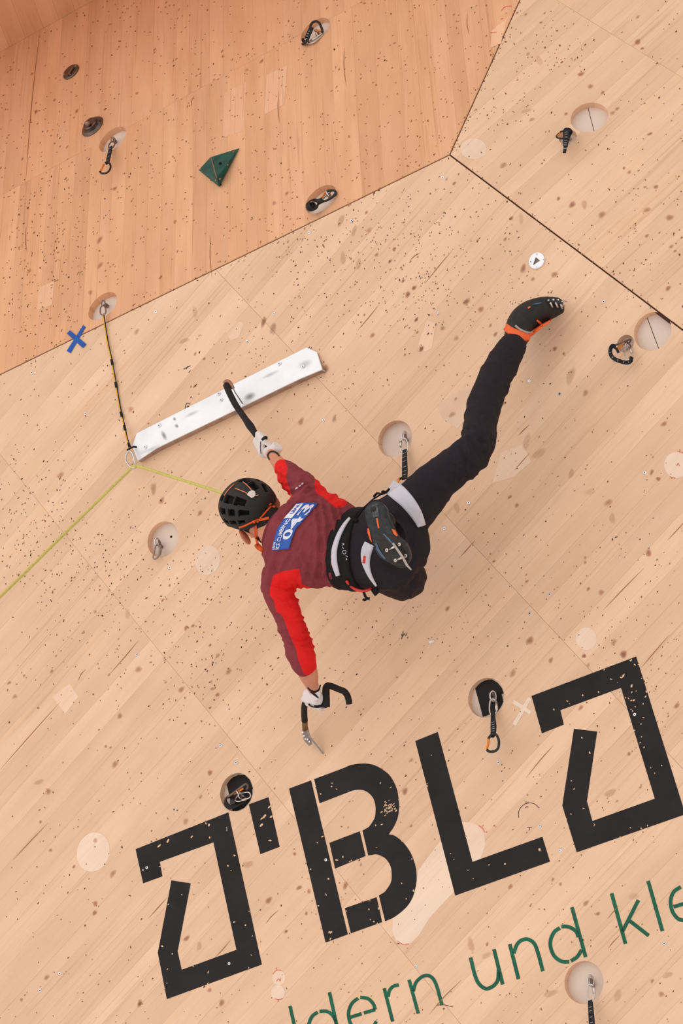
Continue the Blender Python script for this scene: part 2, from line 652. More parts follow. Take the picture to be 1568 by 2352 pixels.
def stroke(mb, F, px, w_px, h, mi=0, taper=False, sub=5):
    pts = catmull([Vector((x, y, 0)) for x, y in px], sub) if len(px) > 2 else [Vector((x, y, 0)) for x, y in px]
    n = len(pts)
    L, R = [], []
    for i in range(n):
        t = (pts[min(i + 1, n - 1)] - pts[max(i - 1, 0)]).normalized()
        s = Vector((-t.y, t.x, 0))
        w = w_px * 0.5
        if taper:
            w *= max(0.12, math.sin(math.pi * (i + 0.3) / (n - 0.4)))
        L.append(pts[i] + s * w)
        R.append(pts[i] - s * w)
    vs = [F.p(p.x, p.y, h) for p in L] + [F.p(p.x, p.y, h) for p in R]
    fs = []
    for i in range(n - 1):
        fs.append((i, i + 1, n + i + 1, n + i))
    # face the viewer
    c = (vs[fs[0][1]] - vs[fs[0][0]]).cross(vs[fs[0][2]] - vs[fs[0][0]])
    if c.dot(F.N) < 0:
        fs = [tuple(reversed(f)) for f in fs]
    mb.add(vs, fs, mi)


LETTERS = []                                  # pixel polygons, used to keep dark dents off the paint
z1 = (300, 1820, 4.3556)
zb = (650, 1740, 4.9)
BLACK = [
    ('angular black stencil letter with an open hook shape',
     [zt(*z1, [(50, 568), (977, 200), (1312, 1722), (362, 2068), (272, 1605), (408, 880), (600, 910), (470, 1590),
               (510, 1775), (1058, 1575), (828, 500), (292, 695), (318, 840), (125, 910)])]),
    ('short black bar painted beside the pocket', [zt(*z1, [(1182, 120), (1378, 48), (1490, 545), (1297, 618)])]),
    ('black stencil letter B',
     [zt(*zb, [(67, 350), (315, 257), (728, 1990), (478, 2082)]),
      zt(*zb, [(350, 243), (690, 115), (740, 92), (800, 77), (860, 69), (960, 70), (1060, 100), (1160, 165), (1205, 210),
               (1240, 265), (1270, 330), (1290, 400), (1305, 530), (1295, 650), (1265, 740), (1232, 800), (1188, 865),
               (1230, 870), (1270, 890), (1330, 935), (1380, 990), (1425, 1055), (1460, 1130), (1483, 1200), (1497, 1270),
               (1502, 1350), (1497, 1420), (1470, 1540), (1440, 1610), (1400, 1670), (1350, 1720), (1300, 1762),
               (1230, 1808), (1148, 1842), (1078, 1553), (1140, 1515), (1195, 1440), (1215, 1395), (1222, 1350), (1218, 1260),
               (1203, 1210), (1180, 1170), (1150, 1135), (1110, 1110), (1070, 1094), (1030, 1090), (958, 1102), (893, 822),
               (960, 785), (1015, 710), (1035, 660), (1040, 610), (1040, 550), (1030, 500), (1012, 455), (985, 420),
               (950, 390), (910, 370), (850, 362), (780, 372), (745, 385), (410, 515)]),
      zt(*zb, [(522, 960), (863, 830), (928, 1108), (585, 1250)]),
      zt(*zb, [(695, 1695), (1052, 1572), (1115, 1852), (762, 1978)])]),
    ('black stencil letter L',
     [zt(940, 1670, 4.6118, [(62, 148), (300, 52), (668, 1428), (1408, 1162), (1488, 1425), (485, 1785)])]),
    ('angular black stencil letter cut by the picture edge',
     [zt(1210, 1500, 4.38, [(45, 432), (1098, 35), (1592, 1622), (500, 2005), (355, 1535), (472, 762), (705, 790), (602, 1490),
                            (657, 1690), (1285, 1465), (945, 350), (335, 575), (370, 720), (150, 808)])]),
]


def rounded(pl):
    n = len(pl)
    if n < 20:
        return pl
    P_ = [Vector(p) for p in pl]

    def turn(i):
        a, b = P_[i] - P_[i - 1], P_[(i + 1) % n] - P_[i]
        return a.angle(b)
    out = []
    for i in range(n):
        out.append(tuple(P_[i]))
        j = (i + 1) % n
        if (P_[j] - P_[i]).length < 34 and turn(i) < 0.62 and turn(j) < 0.62:
            p0, p1, p2, p3 = P_[i - 1], P_[i], P_[j], P_[(j + 1) % n]
            if (p1 - p0).length > 60:
                p0 = p1 - (p1 - p0).normalized() * 20
            if (p3 - p2).length > 60:
                p3 = p2 + (p3 - p2).normalized() * 20
            for t in (0.33, 0.67):
                out.append(tuple(0.5 * ((2 * p1) + (p2 - p0) * t + (2 * p0 - 5 * p1 + 4 * p2 - p3) * t * t + (3 * p1 - p0 - 3 * p2 + p3) * t ** 3)))
    return out


for lab, polys in BLACK:
    mb = MB()
    for pl in polys:
        pl = rounded(pl)
        flat_poly(mb, FRONT, pl, 0.0005)
        LETTERS.append(pl)
    o = mb.build('painted_letter', M_BLACKPAINT, W_FRONT, smooth=False)
    o['label'] = lab
# (curves are rounded where short edges meet at small angles)
# black paint that reaches into two of the pockets
for k, pl in enumerate(([(1090.2, 1578), (1100, 1568), (1115, 1561), (1130, 1561), (1142, 1568), (1152, 1580), (1156.5, 1593),
                         (1152, 1594), (1156, 1612), (1150, 1624), (1141, 1637), (1125, 1641), (1108.5, 1646.5)],
                        [(520.3, 1800), (532, 1787), (547, 1780), (562, 1780), (574, 1791), (580, 1808), (581, 1812),
                         (579, 1813), (581, 1824), (575, 1840), (560, 1856), (545, 1862), (534, 1863)])):
    mb = MB()
    F = FRONT
    pts = []
    for x, y in pl:
        pts.append(F.p(x, y, -T_BOARD + 0.0006))
    c = F.p(*((1116, 1602.5) if k == 0 else (543, 1819.5)), -T_BOARD + 0.0006)
    pts = [c + (p - c) * min(1.0, 0.0715 / max((p - c).length, 1e-6)) for p in pts]
    prism(mb, pts, F.N, 0, 0.0003)
    mb.build('painted_dot', M_BLACKPAINT, W_FRONT, smooth=False)

g5 = (640, 2180, 3.92)
g6 = (1060, 2000, 3.0866)
GREEN = [
    ('l', g5, [[(100, 510), (165, 800)]]),
    ('d', g5, [[(455, 388), (560, 860)], [(366, 560), (430, 560), (480, 592), (508, 640), (525, 700)],
               [(350, 567), (300, 605), (272, 670), (265, 740), (285, 805), (340, 850), (400, 855)],
               [(415, 850), (480, 815), (515, 770)]]),
    ('e', g5, [[(714, 442), (664, 482), (634, 540), (628, 600), (646, 672), (695, 725), (740, 738)],
               [(732, 435), (800, 445), (848, 490), (868, 545)], [(868, 545), (765, 575)], [(745, 582), (640, 615)],
               [(878, 650), (850, 695), (800, 725)]]),
    ('r', g5, [[(948, 352), (1025, 652)], [(985, 430), (995, 375), (1030, 335), (1080, 322)]]),
    ('n', g5, [[(1172, 275), (1255, 580)], [(1210, 380), (1232, 305), (1280, 255), (1330, 237), (1380, 258), (1420, 330), (1468, 505)]]),
    ('u', g6, [[(62, 615), (95, 745), (125, 805), (172, 836), (222, 818), (255, 775), (262, 700)], [(228, 556), (290, 806)]]),
    ('n', g6, [[(340, 520), (402, 768)], [(368, 585), (392, 522), (430, 490), (475, 488), (517, 522), (545, 600), (575, 712)]]),
    ('d', g6, [[(780, 258), (878, 612)], [(695, 405), (655, 435), (630, 490), (632, 552), (660, 610), (710, 643), (762, 645)],
               [(706, 395), (757, 398), (808, 428), (826, 470)], [(773, 640), (818, 610), (850, 560)]]),
    ('k', g6, [[(1062, 160), (1160, 518)], [(1138, 432), (1252, 208)], [(1190, 355), (1325, 460)]]),
    ('l', g6, [[(1320, 72), (1422, 428)]]),
    ('e', g6, [[(1552, 114), (1502, 150), (1480, 210), (1490, 282), (1530, 338), (1580, 352), (1640, 345)], [(1500, 256), (1600, 226)],
               [(1570, 106), (1640, 120), (1690, 190), (1612, 222)]]),
]
for ch, z, strokes in GREEN:
    mb = MB()
    w = 8.0 if z is g5 else 8.6
    for s in strokes:
        stroke(mb, FRONT, zt(*z, s), w, 0.0006)
    o = mb.build('painted_letter', M_GREENPAINT, W_FRONT, smooth=False)
    o['label'] = 'thin green stencil letter ' + ch


def ell(cx, cy, rx, ry, ang=0.0, n=36, wob=0.0):
    out = []
    for k in range(n):
        a = 2 * math.pi * k / n
        r = 1 + wob * (math.sin(3 * a + cx) + 0.6 * math.sin(5 * a + cy))
        x, y = rx * r * math.cos(a), ry * r * math.sin(a)
        out.append((cx + x * math.cos(ang) - y * math.sin(ang), cy + x * math.sin(ang) + y * math.cos(ang)))
    return out


PATCHES = [
    (FRONT, ell(214, 1957, 37, 46, 0.3)), (FRONT, ell(477, 1287, 28, 34, 0.3)), (FRONT, ell(1346, 1467, 24, 26)),
    (FRONT, ell(1553, 1068, 28, 30)), (FRONT, ell(640, 2246, 15, 17)), (FRONT, ell(638, 2280, 16, 18)),
    (FRONT, [(1060, 1888), (1082, 1889), (1100, 1896), (1112, 1915), (1114, 1940), (1106, 1965), (1088, 1998), (1060, 2030),
             (1020, 2072), (985, 2110), (962, 2148), (945, 2165), (928, 2171), (910, 2163), (901, 2140), (901, 2112),
             (912, 2090), (940, 2064), (955, 2040), (960, 2000), (985, 1965), (1012, 1930), (1035, 1900)]),
    (FRONT, [(518, 762), (540, 735), (560, 742), (548, 775), (530, 782)]),
    (FRONT, [(960, 790), (980, 735), (1000, 742), (992, 800), (975, 808)]),
    (FRONT, [(1004, 930), (1040, 905), (1085, 890), (1080, 950), (1050, 985), (1015, 960)]),
    (FRONT, [(1150, 1040), (1200, 1020), (1220, 1060), (1180, 1095), (1130, 1110)]),
    (FRONT, [(120, 1600), (160, 1570), (180, 1600), (150, 1640)]),
    (RIGHT, ell(1087, 342, 30, 24)),
    (LEFT, [(514, 215), (566, 188), (560, 300), (512, 316)]), (LEFT, [(612, 172), (660, 150), (652, 240), (608, 262)]),
    (LEFT, [(90, 660), (125, 645), (120, 700), (85, 712)]), (LEFT, [(1130, 70), (1165, 40), (1150, 100), (1125, 110)]),
]
for F, pl in PATCHES:
    mb = MB()
    flat_poly(mb, F, pl, 0.00005, thick=0.0002)
    mb.build('pale_patch', M_PALE3 if F is LEFT else M_PALE if len(pl) > 20 else M_PALE2, WALL_OF[id(F)], smooth=False)
mb = MB()
stroke(mb, FRONT, [(1178, 1611), (1218, 1637)], 9, 0.0004)
stroke(mb, FRONT, [(1216, 1603), (1180, 1665)], 9, 0.00045)
mb.build('chalk_cross', M_CHALK, W_FRONT, smooth=False)

# knots and wedge-shaped grain figures: (list in zoom pixels)
KN = {
    'F': [((0, 1050, 2.8), [(700, 858, 10), (612, 995, 11), (332, 1377, 11), (58, 1452, 12), (95, 1540, 15), (740, 1975, 22), (1165, 1495, 20),
                            (1358, 1445, 10), (1365, 1490, 12), (1398, 1528, 14), (1240, 1085, 11), (1350, 1210, 10), (360, 1278, 8),
                            (155, 1405, 9), (680, 1860, 9), (710, 1868, 9), (1065, 1448, 10), (820, 1010, 26), (1045, 920, 9), (1090, 825, 9),
                            (1195, 1100, 14), (390, 115, 20), (985, 205, 28), (1040, 280, 20), (1400, 1275, 16), (890, 1365, 22), (1285, 360, 16),
                            (1470, 1380, 18), (250, 2090, 24), (310, 2150, 20), (770, 1665, 18), (1350, 2030, 16), (700, 1400, 10)]),
          ((1000, 850, 2.7606), [(105, 282, 19), (128, 183, 10), (435, 210, 15), (655, 530, 36), (575, 455, 36), (855, 40, 40), (1447, 342, 17),
                                 (860, 655, 25), (980, 772, 27), (1095, 840, 22), (515, 858, 15), (470, 805, 14), (135, 875, 26), (948, 1190, 10),
                                 (948, 1220, 10), (578, 1340, 11), (575, 1297, 8), (75, 1513, 14), (597, 1715, 22), (490, 1922, 20),
                                 (1130, 1725, 18), (1190, 1802, 22), (940, 1812, 15), (1050, 1410, 18), (968, 1388, 11), (1370, 648, 14),
                                 (1412, 690, 15), (370, 1213, 9), (318, 1427, 8), (950, 145, 20), (1120, 940, 26), (1350, 1160, 20), (730, 1840, 16)]),
          ((600, 450, 3.92), [(1038, 530, 18), (1158, 590, 18), (1320, 890, 24), (240, 413, 14), (715, 225, 42), (835, 315, 36), (735, 560, 42),
                              (875, 610, 38), (1395, 1115, 15), (1500, 1243, 11), (100, 1190, 38), (1440, 1380, 17), (1000, 1255, 22),
                              (945, 150, 16), (970, 310, 24), (1370, 825, 14), (20, 1135, 28), (1275, 765, 16), (1195, 480, 18)]),
          ((900, 560, 3.92), [(1180, 222, 30), (1462, 278, 28), (1268, 318, 18), (668, 522, 28), (218, 682, 18), (200, 398, 20), (140, 455, 26),
                              (580, 850, 24), (265, 945, 22), (1465, 945, 20), (1545, 990, 14), (885, 735, 15), (455, 760, 24), (225, 800, 11),
                              (325, 812, 11), (115, 1000, 11), (930, 815, 18), (800, 590, 26)]),
          ((300, 1820, 4.3556), [(1170, 720, 46), (685, 1540, 36), (560, 1460, 28), (790, 1978, 24), (910, 2105, 30), (550, 290, 30), (90, 2110, 28),
                                 (1380, 1080, 30), (1550, 1395, 18), (700, 45, 18)]),
          ((1060, 2000, 3.0866), [(1460, 740, 28), (1415, 875, 20), (1350, 782, 13), (965, 305, 14), (700, 95, 12), (180, 520, 12), (1105, 885, 36),
                                  (630, 870, 36), (180, 600, 30), (65, 525, 36), (1220, 180, 30), (880, 230, 20), (645, 62, 12), (345, 112, 16)]),
          ((0, 1850, 2.24), [(240, 885, 14), (490, 180, 13), (260, 230, 10), (490, 505, 14), (487, 553, 13), (110, 1000, 10), (208, 85, 8),
                             (580, 352, 18), (720, 1020, 10), (380, 315, 8)]),
          ((650, 1740, 4.9), [(130, 1085, 20), (290, 1505, 24), (180, 1465, 30), (700, 1440, 34), (875, 1205, 18), (1370, 380, 34), (1440, 770, 18),
                              (1440, 30, 24), (730, 787, 14), (680, 672, 12), (35, 1955, 16), (260, 1755, 18)]),
          ((260, 660, 3.0154), [(162, 307, 18), (567, 460, 11), (630, 495, 11), (565, 170, 30), (490, 370, 26), (1040, 242, 30), (1110, 290, 30),
                                (1530, 910, 18), (280, 1395, 30), (120, 845, 20), (1470, 565, 24), (1300, 930, 24)]),
          ((1210, 1500, 4.38), [(835, 1408, 48), (970, 12, 34), (575, 30, 20), (615, 122, 18), (540, 550, 24), (1505, 530, 28), (905, 1490, 16),
                                (1140, 1350, 16), (1025, 1015, 18)]),
          ((1020, 0, 2.861), [(440, 1435, 14), (505, 1438, 25), (15, 1178, 10), (400, 1572, 12), (145, 1980, 18), (65, 1205, 12)])],
    'R': [((1020, 0, 2.861), [(960, 568, 18), (898, 487, 18), (625, 398, 28), (575, 785, 16), (388, 1087, 22), (920, 1345, 26), (1035, 1410, 22),
                              (1180, 1105, 10), (1215, 1132, 13), (1318, 1230, 11), (1390, 1228, 16), (1330, 1380, 20), (1350, 880, 14),
                              (1270, 275, 22), (1300, 318, 11), (1270, 112, 13), (1470, 1895, 18), (1490, 1620, 14), (1515, 1650, 11),
                              (540, 728, 25), (635, 148, 10), (535, 95, 10), (750, 1305, 14), (1135, 715, 16), (1105, 742, 16), (800, 748, 11),
                              (1040, 608, 13), (550, 355, 12), (1480, 1430, 22), (840, 1345, 22), (1330, 1550, 14)])],
    'L': [((0, 0, 2.24), [(920, 50, 8), (1010, 390, 7), (705, 480, 11), (795, 255, 9), (1270, 360, 11), (1345, 315, 14), (1145, 290, 9), (165, 380, 9),
                          (185, 575, 12), (280, 515, 9), (395, 572, 12), (380, 605, 8), (115, 818, 10), (590, 970, 14), (512, 1235, 18),
                          (465, 1505, 14), (825, 1428, 9), (680, 1365, 8), (515, 1365, 18), (1410, 1045, 14), (1475, 995, 12), (870, 835, 8),
                          (55, 360, 8), (345, 757, 9), (1100, 410, 8), (900, 1140, 12), (150, 1395, 14)])],
}
for key, F in (('F', FRONT), ('L', LEFT), ('R', RIGHT)):
    vs, fs, fade = [], [], []
    for z, lst in KN[key]:
        for (x, y, r) in lst:
            px, py = z[0] + x / z[2], z[1] + y / z[2]
            s = F.sc(px, py)
            c = F.l(px, py)
            big = r / z[2] > 8.2
            rad = r / z[2] * s * 1.35
            an = random.uniform(-0.5, 0.5) if not big else random.choice((-0.55, 0.6, 1.0))
            rx, ry = (rad * random.uniform(1.0, 1.25), rad * random.uniform(0.8, 0.95)) if not big else (rad * 1.25, rad * 0.6)
            b = len(vs)
            n = 14
            core = random.uniform(0.45, 0.85) if not big else random.uniform(0.16, 0.32)
            vs.append((c[0], c[1], 0.0003))
            fade.append(core)
            for ring, val in ((0.38, core * 0.75), (0.62, core * (0.5 if not big else 0.85)), (1.0, 0.0)):
                for k in range(n):
                    a = 2 * math.pi * k / n
                    wob = 1 + 0.12 * math.sin(2 * a + px) + 0.08 * math.sin(3 * a + py)
                    lx, ly = rx * ring * wob * math.cos(a), ry * ring * wob * math.sin(a)
                    vs.append((c[0] + lx * math.cos(an) - ly * math.sin(an), c[1] + lx * math.sin(an) + ly * math.cos(an), 0.0003))
                    fade.append(val)
            for k in range(n):
                k2 = (k + 1) % n
                fs.append((b, b + 1 + k, b + 1 + k2))
                for ring in range(2):
                    fs.append((b + 1 + ring * n + k, b + 1 + (ring + 1) * n + k, b + 1 + (ring + 1) * n + k2, b + 1 + ring * n + k2))
    mb = MB().add([F.M @ Vector(v) for v in vs], fs)
    o = mb.build('wood_knots', M_KNOT, WALL_OF[id(F)], smooth=False)
    at = o.data.attributes.new('fade', 'FLOAT', 'POINT')
    at.data.foreach_set('value', fade)
    tag(o, kind='stuff')


# dents left by picks and front points
def inside(poly, x, y):
    r = False
    j = len(poly) - 1
    for i in range(len(poly)):
        xi, yi = poly[i]
        xj, yj = poly[j]
        if (yi > y) != (yj > y) and x < (xj - xi) * (y - yi) / (yj - yi) + xi:
            r = not r
        j = i
    return r


def facet_at(x, y):
    def side(p, q):
        return (q[0] - p[0]) * (y - p[1]) - (q[1] - p[1]) * (x - p[0])
    if side(VTX, E_LEFT) < 0 and side(VTX, E_RIGHT) > 0:
        return FRONT
    return LEFT if side(VTX, E_TOP) < 0 else RIGHT


CLUST = [(960, 600, 110, 90, 200), (1010, 690, 110, 80, 70), (130, 1290, 110, 110, 230), (50, 1160, 70, 90, 110), (330, 1330, 110, 120, 110),
         (840, 700, 150, 90, 70), (520, 1400, 110, 130, 110), (1490, 1560, 60, 90, 70), (560, 840, 110, 80, 45), (1220, 680, 90, 50, 30),
         (430, 1560, 100, 100, 80), (930, 1440, 110, 70, 50), (860, 540, 130, 60, 60), (100, 640, 70, 90, 170), (1270, 100, 45, 35, 45),
         (1280, 150, 30, 14, 20), (1180, 240, 40, 30, 30), (1500, 480, 60, 80, 45), (1460, 620, 60, 60, 30), (720, 620, 110, 70, 35),
         (1360, 1320, 120, 120, 60), (600, 1250, 60, 50, 15), (200, 480, 120, 100, 70), (700, 560, 90, 30, 25), (1100, 300, 60, 80, 25)]
pts = []
for cx, cy, sx, sy, n in CLUST:
    pts += [(random.gauss(cx, sx), random.gauss(cy, sy)) for _ in range(n)]
pts += [(random.uniform(-60, 1630), random.uniform(-60, 2420)) for _ in range(2300)]
for a, b in ((VTX, (0, 860)), (VTX, (1568, 758)), (VTX, (1193, 0))):
    for _ in range(60):
        q = ext(a, b, random.random())
        pts.append((q[0] + random.gauss(0, 5), q[1] + random.gauss(0, 5)))
LEFT_EXTRA = [(random.uniform(-60, 1150), random.uniform(-40, 820)) for _ in range(1100)]
pts = [p for p in pts if -80 < p[0] < 1650 and -80 < p[1] < 2440]
DM = {id(F): MB() for F in (FRONT, LEFT, RIGHT)}
ALLP = [(x, y, FRONT) for x, y in FRONT_POCKETS] + [(x, y, LEFT) for x, y in LEFT_POCKETS] + [(x, y, RIGHT) for x, y in RIGHT_POCKETS]


def dent(x, y, ln, wd, ang, mi):
    F = facet_at(x, y)
    if y < 124 - 0.555 * x:
        return
    for (cx, cy, G) in ALLP:
        if math.hypot(x - cx, y - cy) < 52:
            return
    if math.hypot(x - 1436, y - 789) < 26 or math.hypot(x - 1303, y - 314) < 26:
        return
    k = random.choice((4, 5, 6))
    px = []
    for i in range(k):
        a = 2 * math.pi * i / k + random.uniform(-0.3, 0.3)
        dx, dy = ln * 0.5 * math.cos(a) * random.uniform(0.7, 1.2), wd * 0.5 * math.sin(a) * random.uniform(0.7, 1.3)
        px.append((x + dx * math.cos(ang) - dy * math.sin(ang), y + dx * math.sin(ang) + dy * math.cos(ang)))
    vs = [F.p(a, b, 0.0008) for a, b in px]
    fs = [tuple(range(k))]
    if (vs[1] - vs[0]).cross(vs[2] - vs[0]).dot(F.N) < 0:
        fs = [tuple(reversed(fs[0]))]
    DM[id(F)].add(vs, fs, mi)


for x, y in pts:
    painted = any(inside(p, x, y) for p in LETTERS)
    if painted:
        if random.random() < 0.75:
            dent(x, y, random.uniform(2.5, 7), random.uniform(2, 4), random.uniform(0, 3.1), 2)
        continue
    ang = random.gauss(1.9, 0.45)
    sz = random.choice((0.6, 0.75, 0.85, 0.95, 1.1))
    dent(x, y, random.uniform(3.0, 6.2) * sz, random.uniform(1.7, 3.0) * sz, ang, 0 if random.random() < 0.45 else 1)
for x, y in LEFT_EXTRA:
    if facet_at(x, y) is LEFT and not (y < 120 - 0.555 * x):
        dent(x, y, random.uniform(3.0, 7.0), random.uniform(1.3, 2.4), random.gauss(2.35, 0.35), 1)
for _ in range(46):                            # chipped paint at the waist of the B and elsewhere on the letters
    dent(random.gauss(890, 9), random.gauss(1856, 7), random.uniform(3, 8), random.uniform(1.5, 3.5), 2.3, 2)
for _ in range(700):
    pl = random.choice(LETTERS)
    x, y = random.uniform(300, 1600), random.uniform(1500, 2300)
    if inside(pl, x, y):
        dent(x, y, random.uniform(3, 9), random.uniform(2, 5), random.uniform(0, 3.1), 2)
for (x, y) in ((620, 1852), (607, 1875), (600, 1895), (622, 1876), (601, 1880), (365, 1943), (385, 1932), (480, 1895), (440, 1922), (620, 1930),
               (1430, 1553), (1450, 1575)):
    dent(x, y, random.uniform(8, 15), random.uniform(3, 5.5), random.gauss(2.4, 0.2), 2)
# long cracks that follow the grain
CRACKS = [(1384, 1402, 1478, 1305), (1532, 1241, 1580, 1188), (0, 1768, 139, 1611), (179, 1564, 197, 1537), (250, 1550, 318, 1471),
          (1536, 1458, 1471, 1535), (1208, 1786, 1272, 1710), (493, 2200, 531, 2157), (1055, 1281, 1092, 1239), (975, 652, 1038, 575),
          (1190, 1000, 1216, 975), (1181, 1080, 1216, 1040), (110, 1890, 30, 1975), (1420, 2080, 1395, 2110), (1395, 2180, 1425, 2146),
          (820, 760, 870, 700), (940, 600, 965, 580), (640, 2090, 610, 2122), (340, 2110, 385, 2060), (985, 2330, 1060, 2250)]
for x0, y0, x1, y1 in CRACKS:
    mx, my = (x0 + x1) / 2 + random.uniform(-2, 2), (y0 + y1) / 2 + random.uniform(-2, 2)
    stroke(DM[id(FRONT)], FRONT, [(x0, y0), (mx, my), (x1, y1)], 1.7, 0.0007, 1, taper=True, sub=8)
for x0, y0, x1, y1 in ((58, 428, 91, 71), (445, 220, 440, 245), (1073, 30, 1077, 80), (790, 110, 795, 200), (60, 520, 62, 580), (640, 210, 642, 285),
                       (484, 540, 486, 635)):
    stroke(DM[id(LEFT)], LEFT, [(x0, y0), ((x0 + x1) / 2 - 3, (y0 + y1) / 2), (x1, y1)], 1.8, 0.0007, 1, taper=True, sub=8)
for F in (FRONT, LEFT, RIGHT):
    o = DM[id(F)].build('pick_dents', [M_DENT, M_DENT2, M_CHIP], WALL_OF[id(F)], smooth=False)
    tag(o, kind='stuff')

# pen and pencil marks
def pen(F, lines, w, mat):
    mb = MB()
    for l in lines:
        stroke(mb, F, l, w, 0.0009, sub=4)
    mb.build('pen_mark', mat, WALL_OF[id(F)], smooth=False)


pen(FRONT, [[(1190.5, 1878), (1191, 1862), (1200, 1850), (1212, 1844.5), (1226, 1846), (1238, 1856)], [(1210, 1900), (1221, 1900.5)], [(1215, 1900.5), (1216, 1907)],
            [(1208, 1845), (1207, 1841)], [(1212, 1844), (1212, 1841)], [(1206, 1856), (1210, 1852), (1212, 1855)]], 1.3, M_PEN)
pen(FRONT, [[(1002, 2309), (1018, 2308), (1040, 2313)], [(1016, 2317), (1020, 2315), (1018, 2320)]], 1.3, M_PEN)
pen(FRONT, [[(425, 934), (429, 926), (437, 928)], [(427, 940), (434, 932)]], 1.5, M_PEN)
pen(FRONT, [[(421, 848), (437, 840)], [(427, 848), (431, 841)], [(433, 856), (437, 851)]], 1.5, M_PEN)
pen(FRONT, [[(444, 890), (452, 882)], [(447, 884), (450, 888)]], 1.5, M_PEN)
pen(FRONT, [[(921, 1456), (924, 1462), (928, 1455), (931, 1460), (935, 1453)], [(922, 1468), (926, 1449)]], 1.3, M_PEN)
pen(FRONT, [[(425, 939), (426, 932)], [(430, 938), (431, 931)]], 1.2, M_PEN)
pen(FRONT, [[(706, 803), (711, 796)], [(711, 804), (716, 797)]], 1.2, M_PEN)
pen(FRONT, [[(1555, 1036), (1575, 1041)], [(1560, 1036), (1561, 1032)], [(1538, 1095), (1550, 1098)], [(1541, 1100), (1543, 1096)],
            [(1553, 1070), (1557, 1064), (1560, 1071)]], 1.5, M_RED)
pen(FRONT, [[(626, 2238), (634, 2229), (646, 2228)], [(634, 2227), (634, 2222)], [(635, 2254), (639, 2248), (643, 2253), (645, 2246)],
            [(630, 2294), (640, 2296), (649, 2293)], [(638, 2297), (638, 2301)]], 1.5, M_RED)
pen(FRONT, [[(1098, 1896), (1108, 1903), (1113, 1912)], [(1106, 1899), (1110, 1895)], [(912, 2161), (925, 2169), (938, 2168)]], 1.5, M_RED)
pen(LEFT, [[(1151, 24), (1160, 15), (1175, 14)], [(1149, 44), (1155, 42)], [(1126, 75), (1140, 74)]], 1.5, M_RED)

# screws
for x, y in [(73, 856), (196, 950), (358, 716), (629, 720), (807, 507), (710, 534), (1016, 408), (568, 784), (743, 965), (1006, 719), (1386, 693),
             (1215, 875), (1285, 905), (1480, 1086), (1076, 1155), (1020, 1214), (1262, 1365), (1216, 1409), (313, 1504), (337, 1993), (542, 1752),
             (526, 2213), (1457, 1641), (1286, 1953), (748, 1975), (955, 2219), (1240, 1897), (1525, 2167), (1144, 1751), (390, 1304), (506, 1712),
             (92, 2275), (137, 2236)]:
    F = facet_at(x, y)
    mb = MB()
    c = F.p(x, y)
    disc(mb, c, F.N, 0.0062, -0.001, 0.0016, seg=14, bevel=0.0012)
    disc(mb, c, F.N, 0.0024, 0.0010, 0.0019, seg=6, mi=1)
    mb.build('screw', [M_ZINC, M_HOLE], WALL_OF[id(F)], smooth=False)

# seam lines on the backing board at the bottom of two pockets
mb = MB()
stroke(mb, FRONT, [(1485, 728), (1512, 800)], 1.4, -T_BOARD + 0.0008)
mb.build('backing_seam', M_JOINT, W_FRONT, smooth=False)
mb = MB()
stroke(mb, RIGHT, [(1349.5, 246), (1364, 302)], 1.2, -T_BOARD + 0.0008)
mb.build('backing_seam', M_JOINT, W_RIGHT, smooth=False)
mb = MB()
disc(mb, FRONT.p(393, 1233, -T_BOARD), FRONT.N, 0.005, 0, 0.001, seg=12)
mb.build('drill_hole', M_HOLE, W_FRONT, smooth=False)

# ================================================================ hardware on the wall
def pp(F, lst):
    return [F.p(x, y, h) for x, y, h in lst]


def ring_part(name, F, lst, r_px, mat, parent, closed=True, sub=6, seg=10):
    mb = MB()
    path = catmull(pp(F, lst), sub, closed)
    tube(mb, path, r_px * F.sc(lst[0][0], lst[0][1]), seg, closed)
    return mb.build(name, mat, parent)


def strap_part(name, F, lst, w_px, mat, parent, sub=6, face=None, thick=0.0022):
    """w_px: full width, single value or one per listed point"""
    mb = MB()
    path = catmull(pp(F, lst), sub)
    s = F.sc(lst[0][0], lst[0][1])
    if isinstance(w_px, (list, tuple)):
        ws = []
        n = len(path)
        for i in range(n):
            t = i / (n - 1) * (len(w_px) - 1)
            k = min(int(t), len(w_px) - 2)
            ws.append((w_px[k] + (w_px[k + 1] - w_px[k]) * (t - k)) * s * 0.5)
    else:
        ws = w_px * s * 0.5
    strap(mb, path, face or F.N, ws, thick)
    return mb.build(name, mat, parent, smooth=False)


def stitches(F, lst, w_px, parent, n, h_add=0.0032, i0=0.15, i1=0.85):
    path = catmull(pp(F, lst), 10)
    mb = MB()
    s = F.sc(lst[0][0], lst[0][1])
    for k in range(n):
        t = i0 + (i1 - i0) * k / max(n - 1, 1)
        i = min(int(t * (len(path) - 1)), len(path) - 2)
        d = (path[i + 1] - path[i]).normalized()
        c = path[i] + F.N * h_add
        side = d.cross(F.N).normalized()
        box(mb, c, side * (w_px * s * 0.36), d * 0.0011, F.N * 0.0006)
    tag(mb.build('stitching', M_STITCH, parent, smooth=False), kind='stuff')


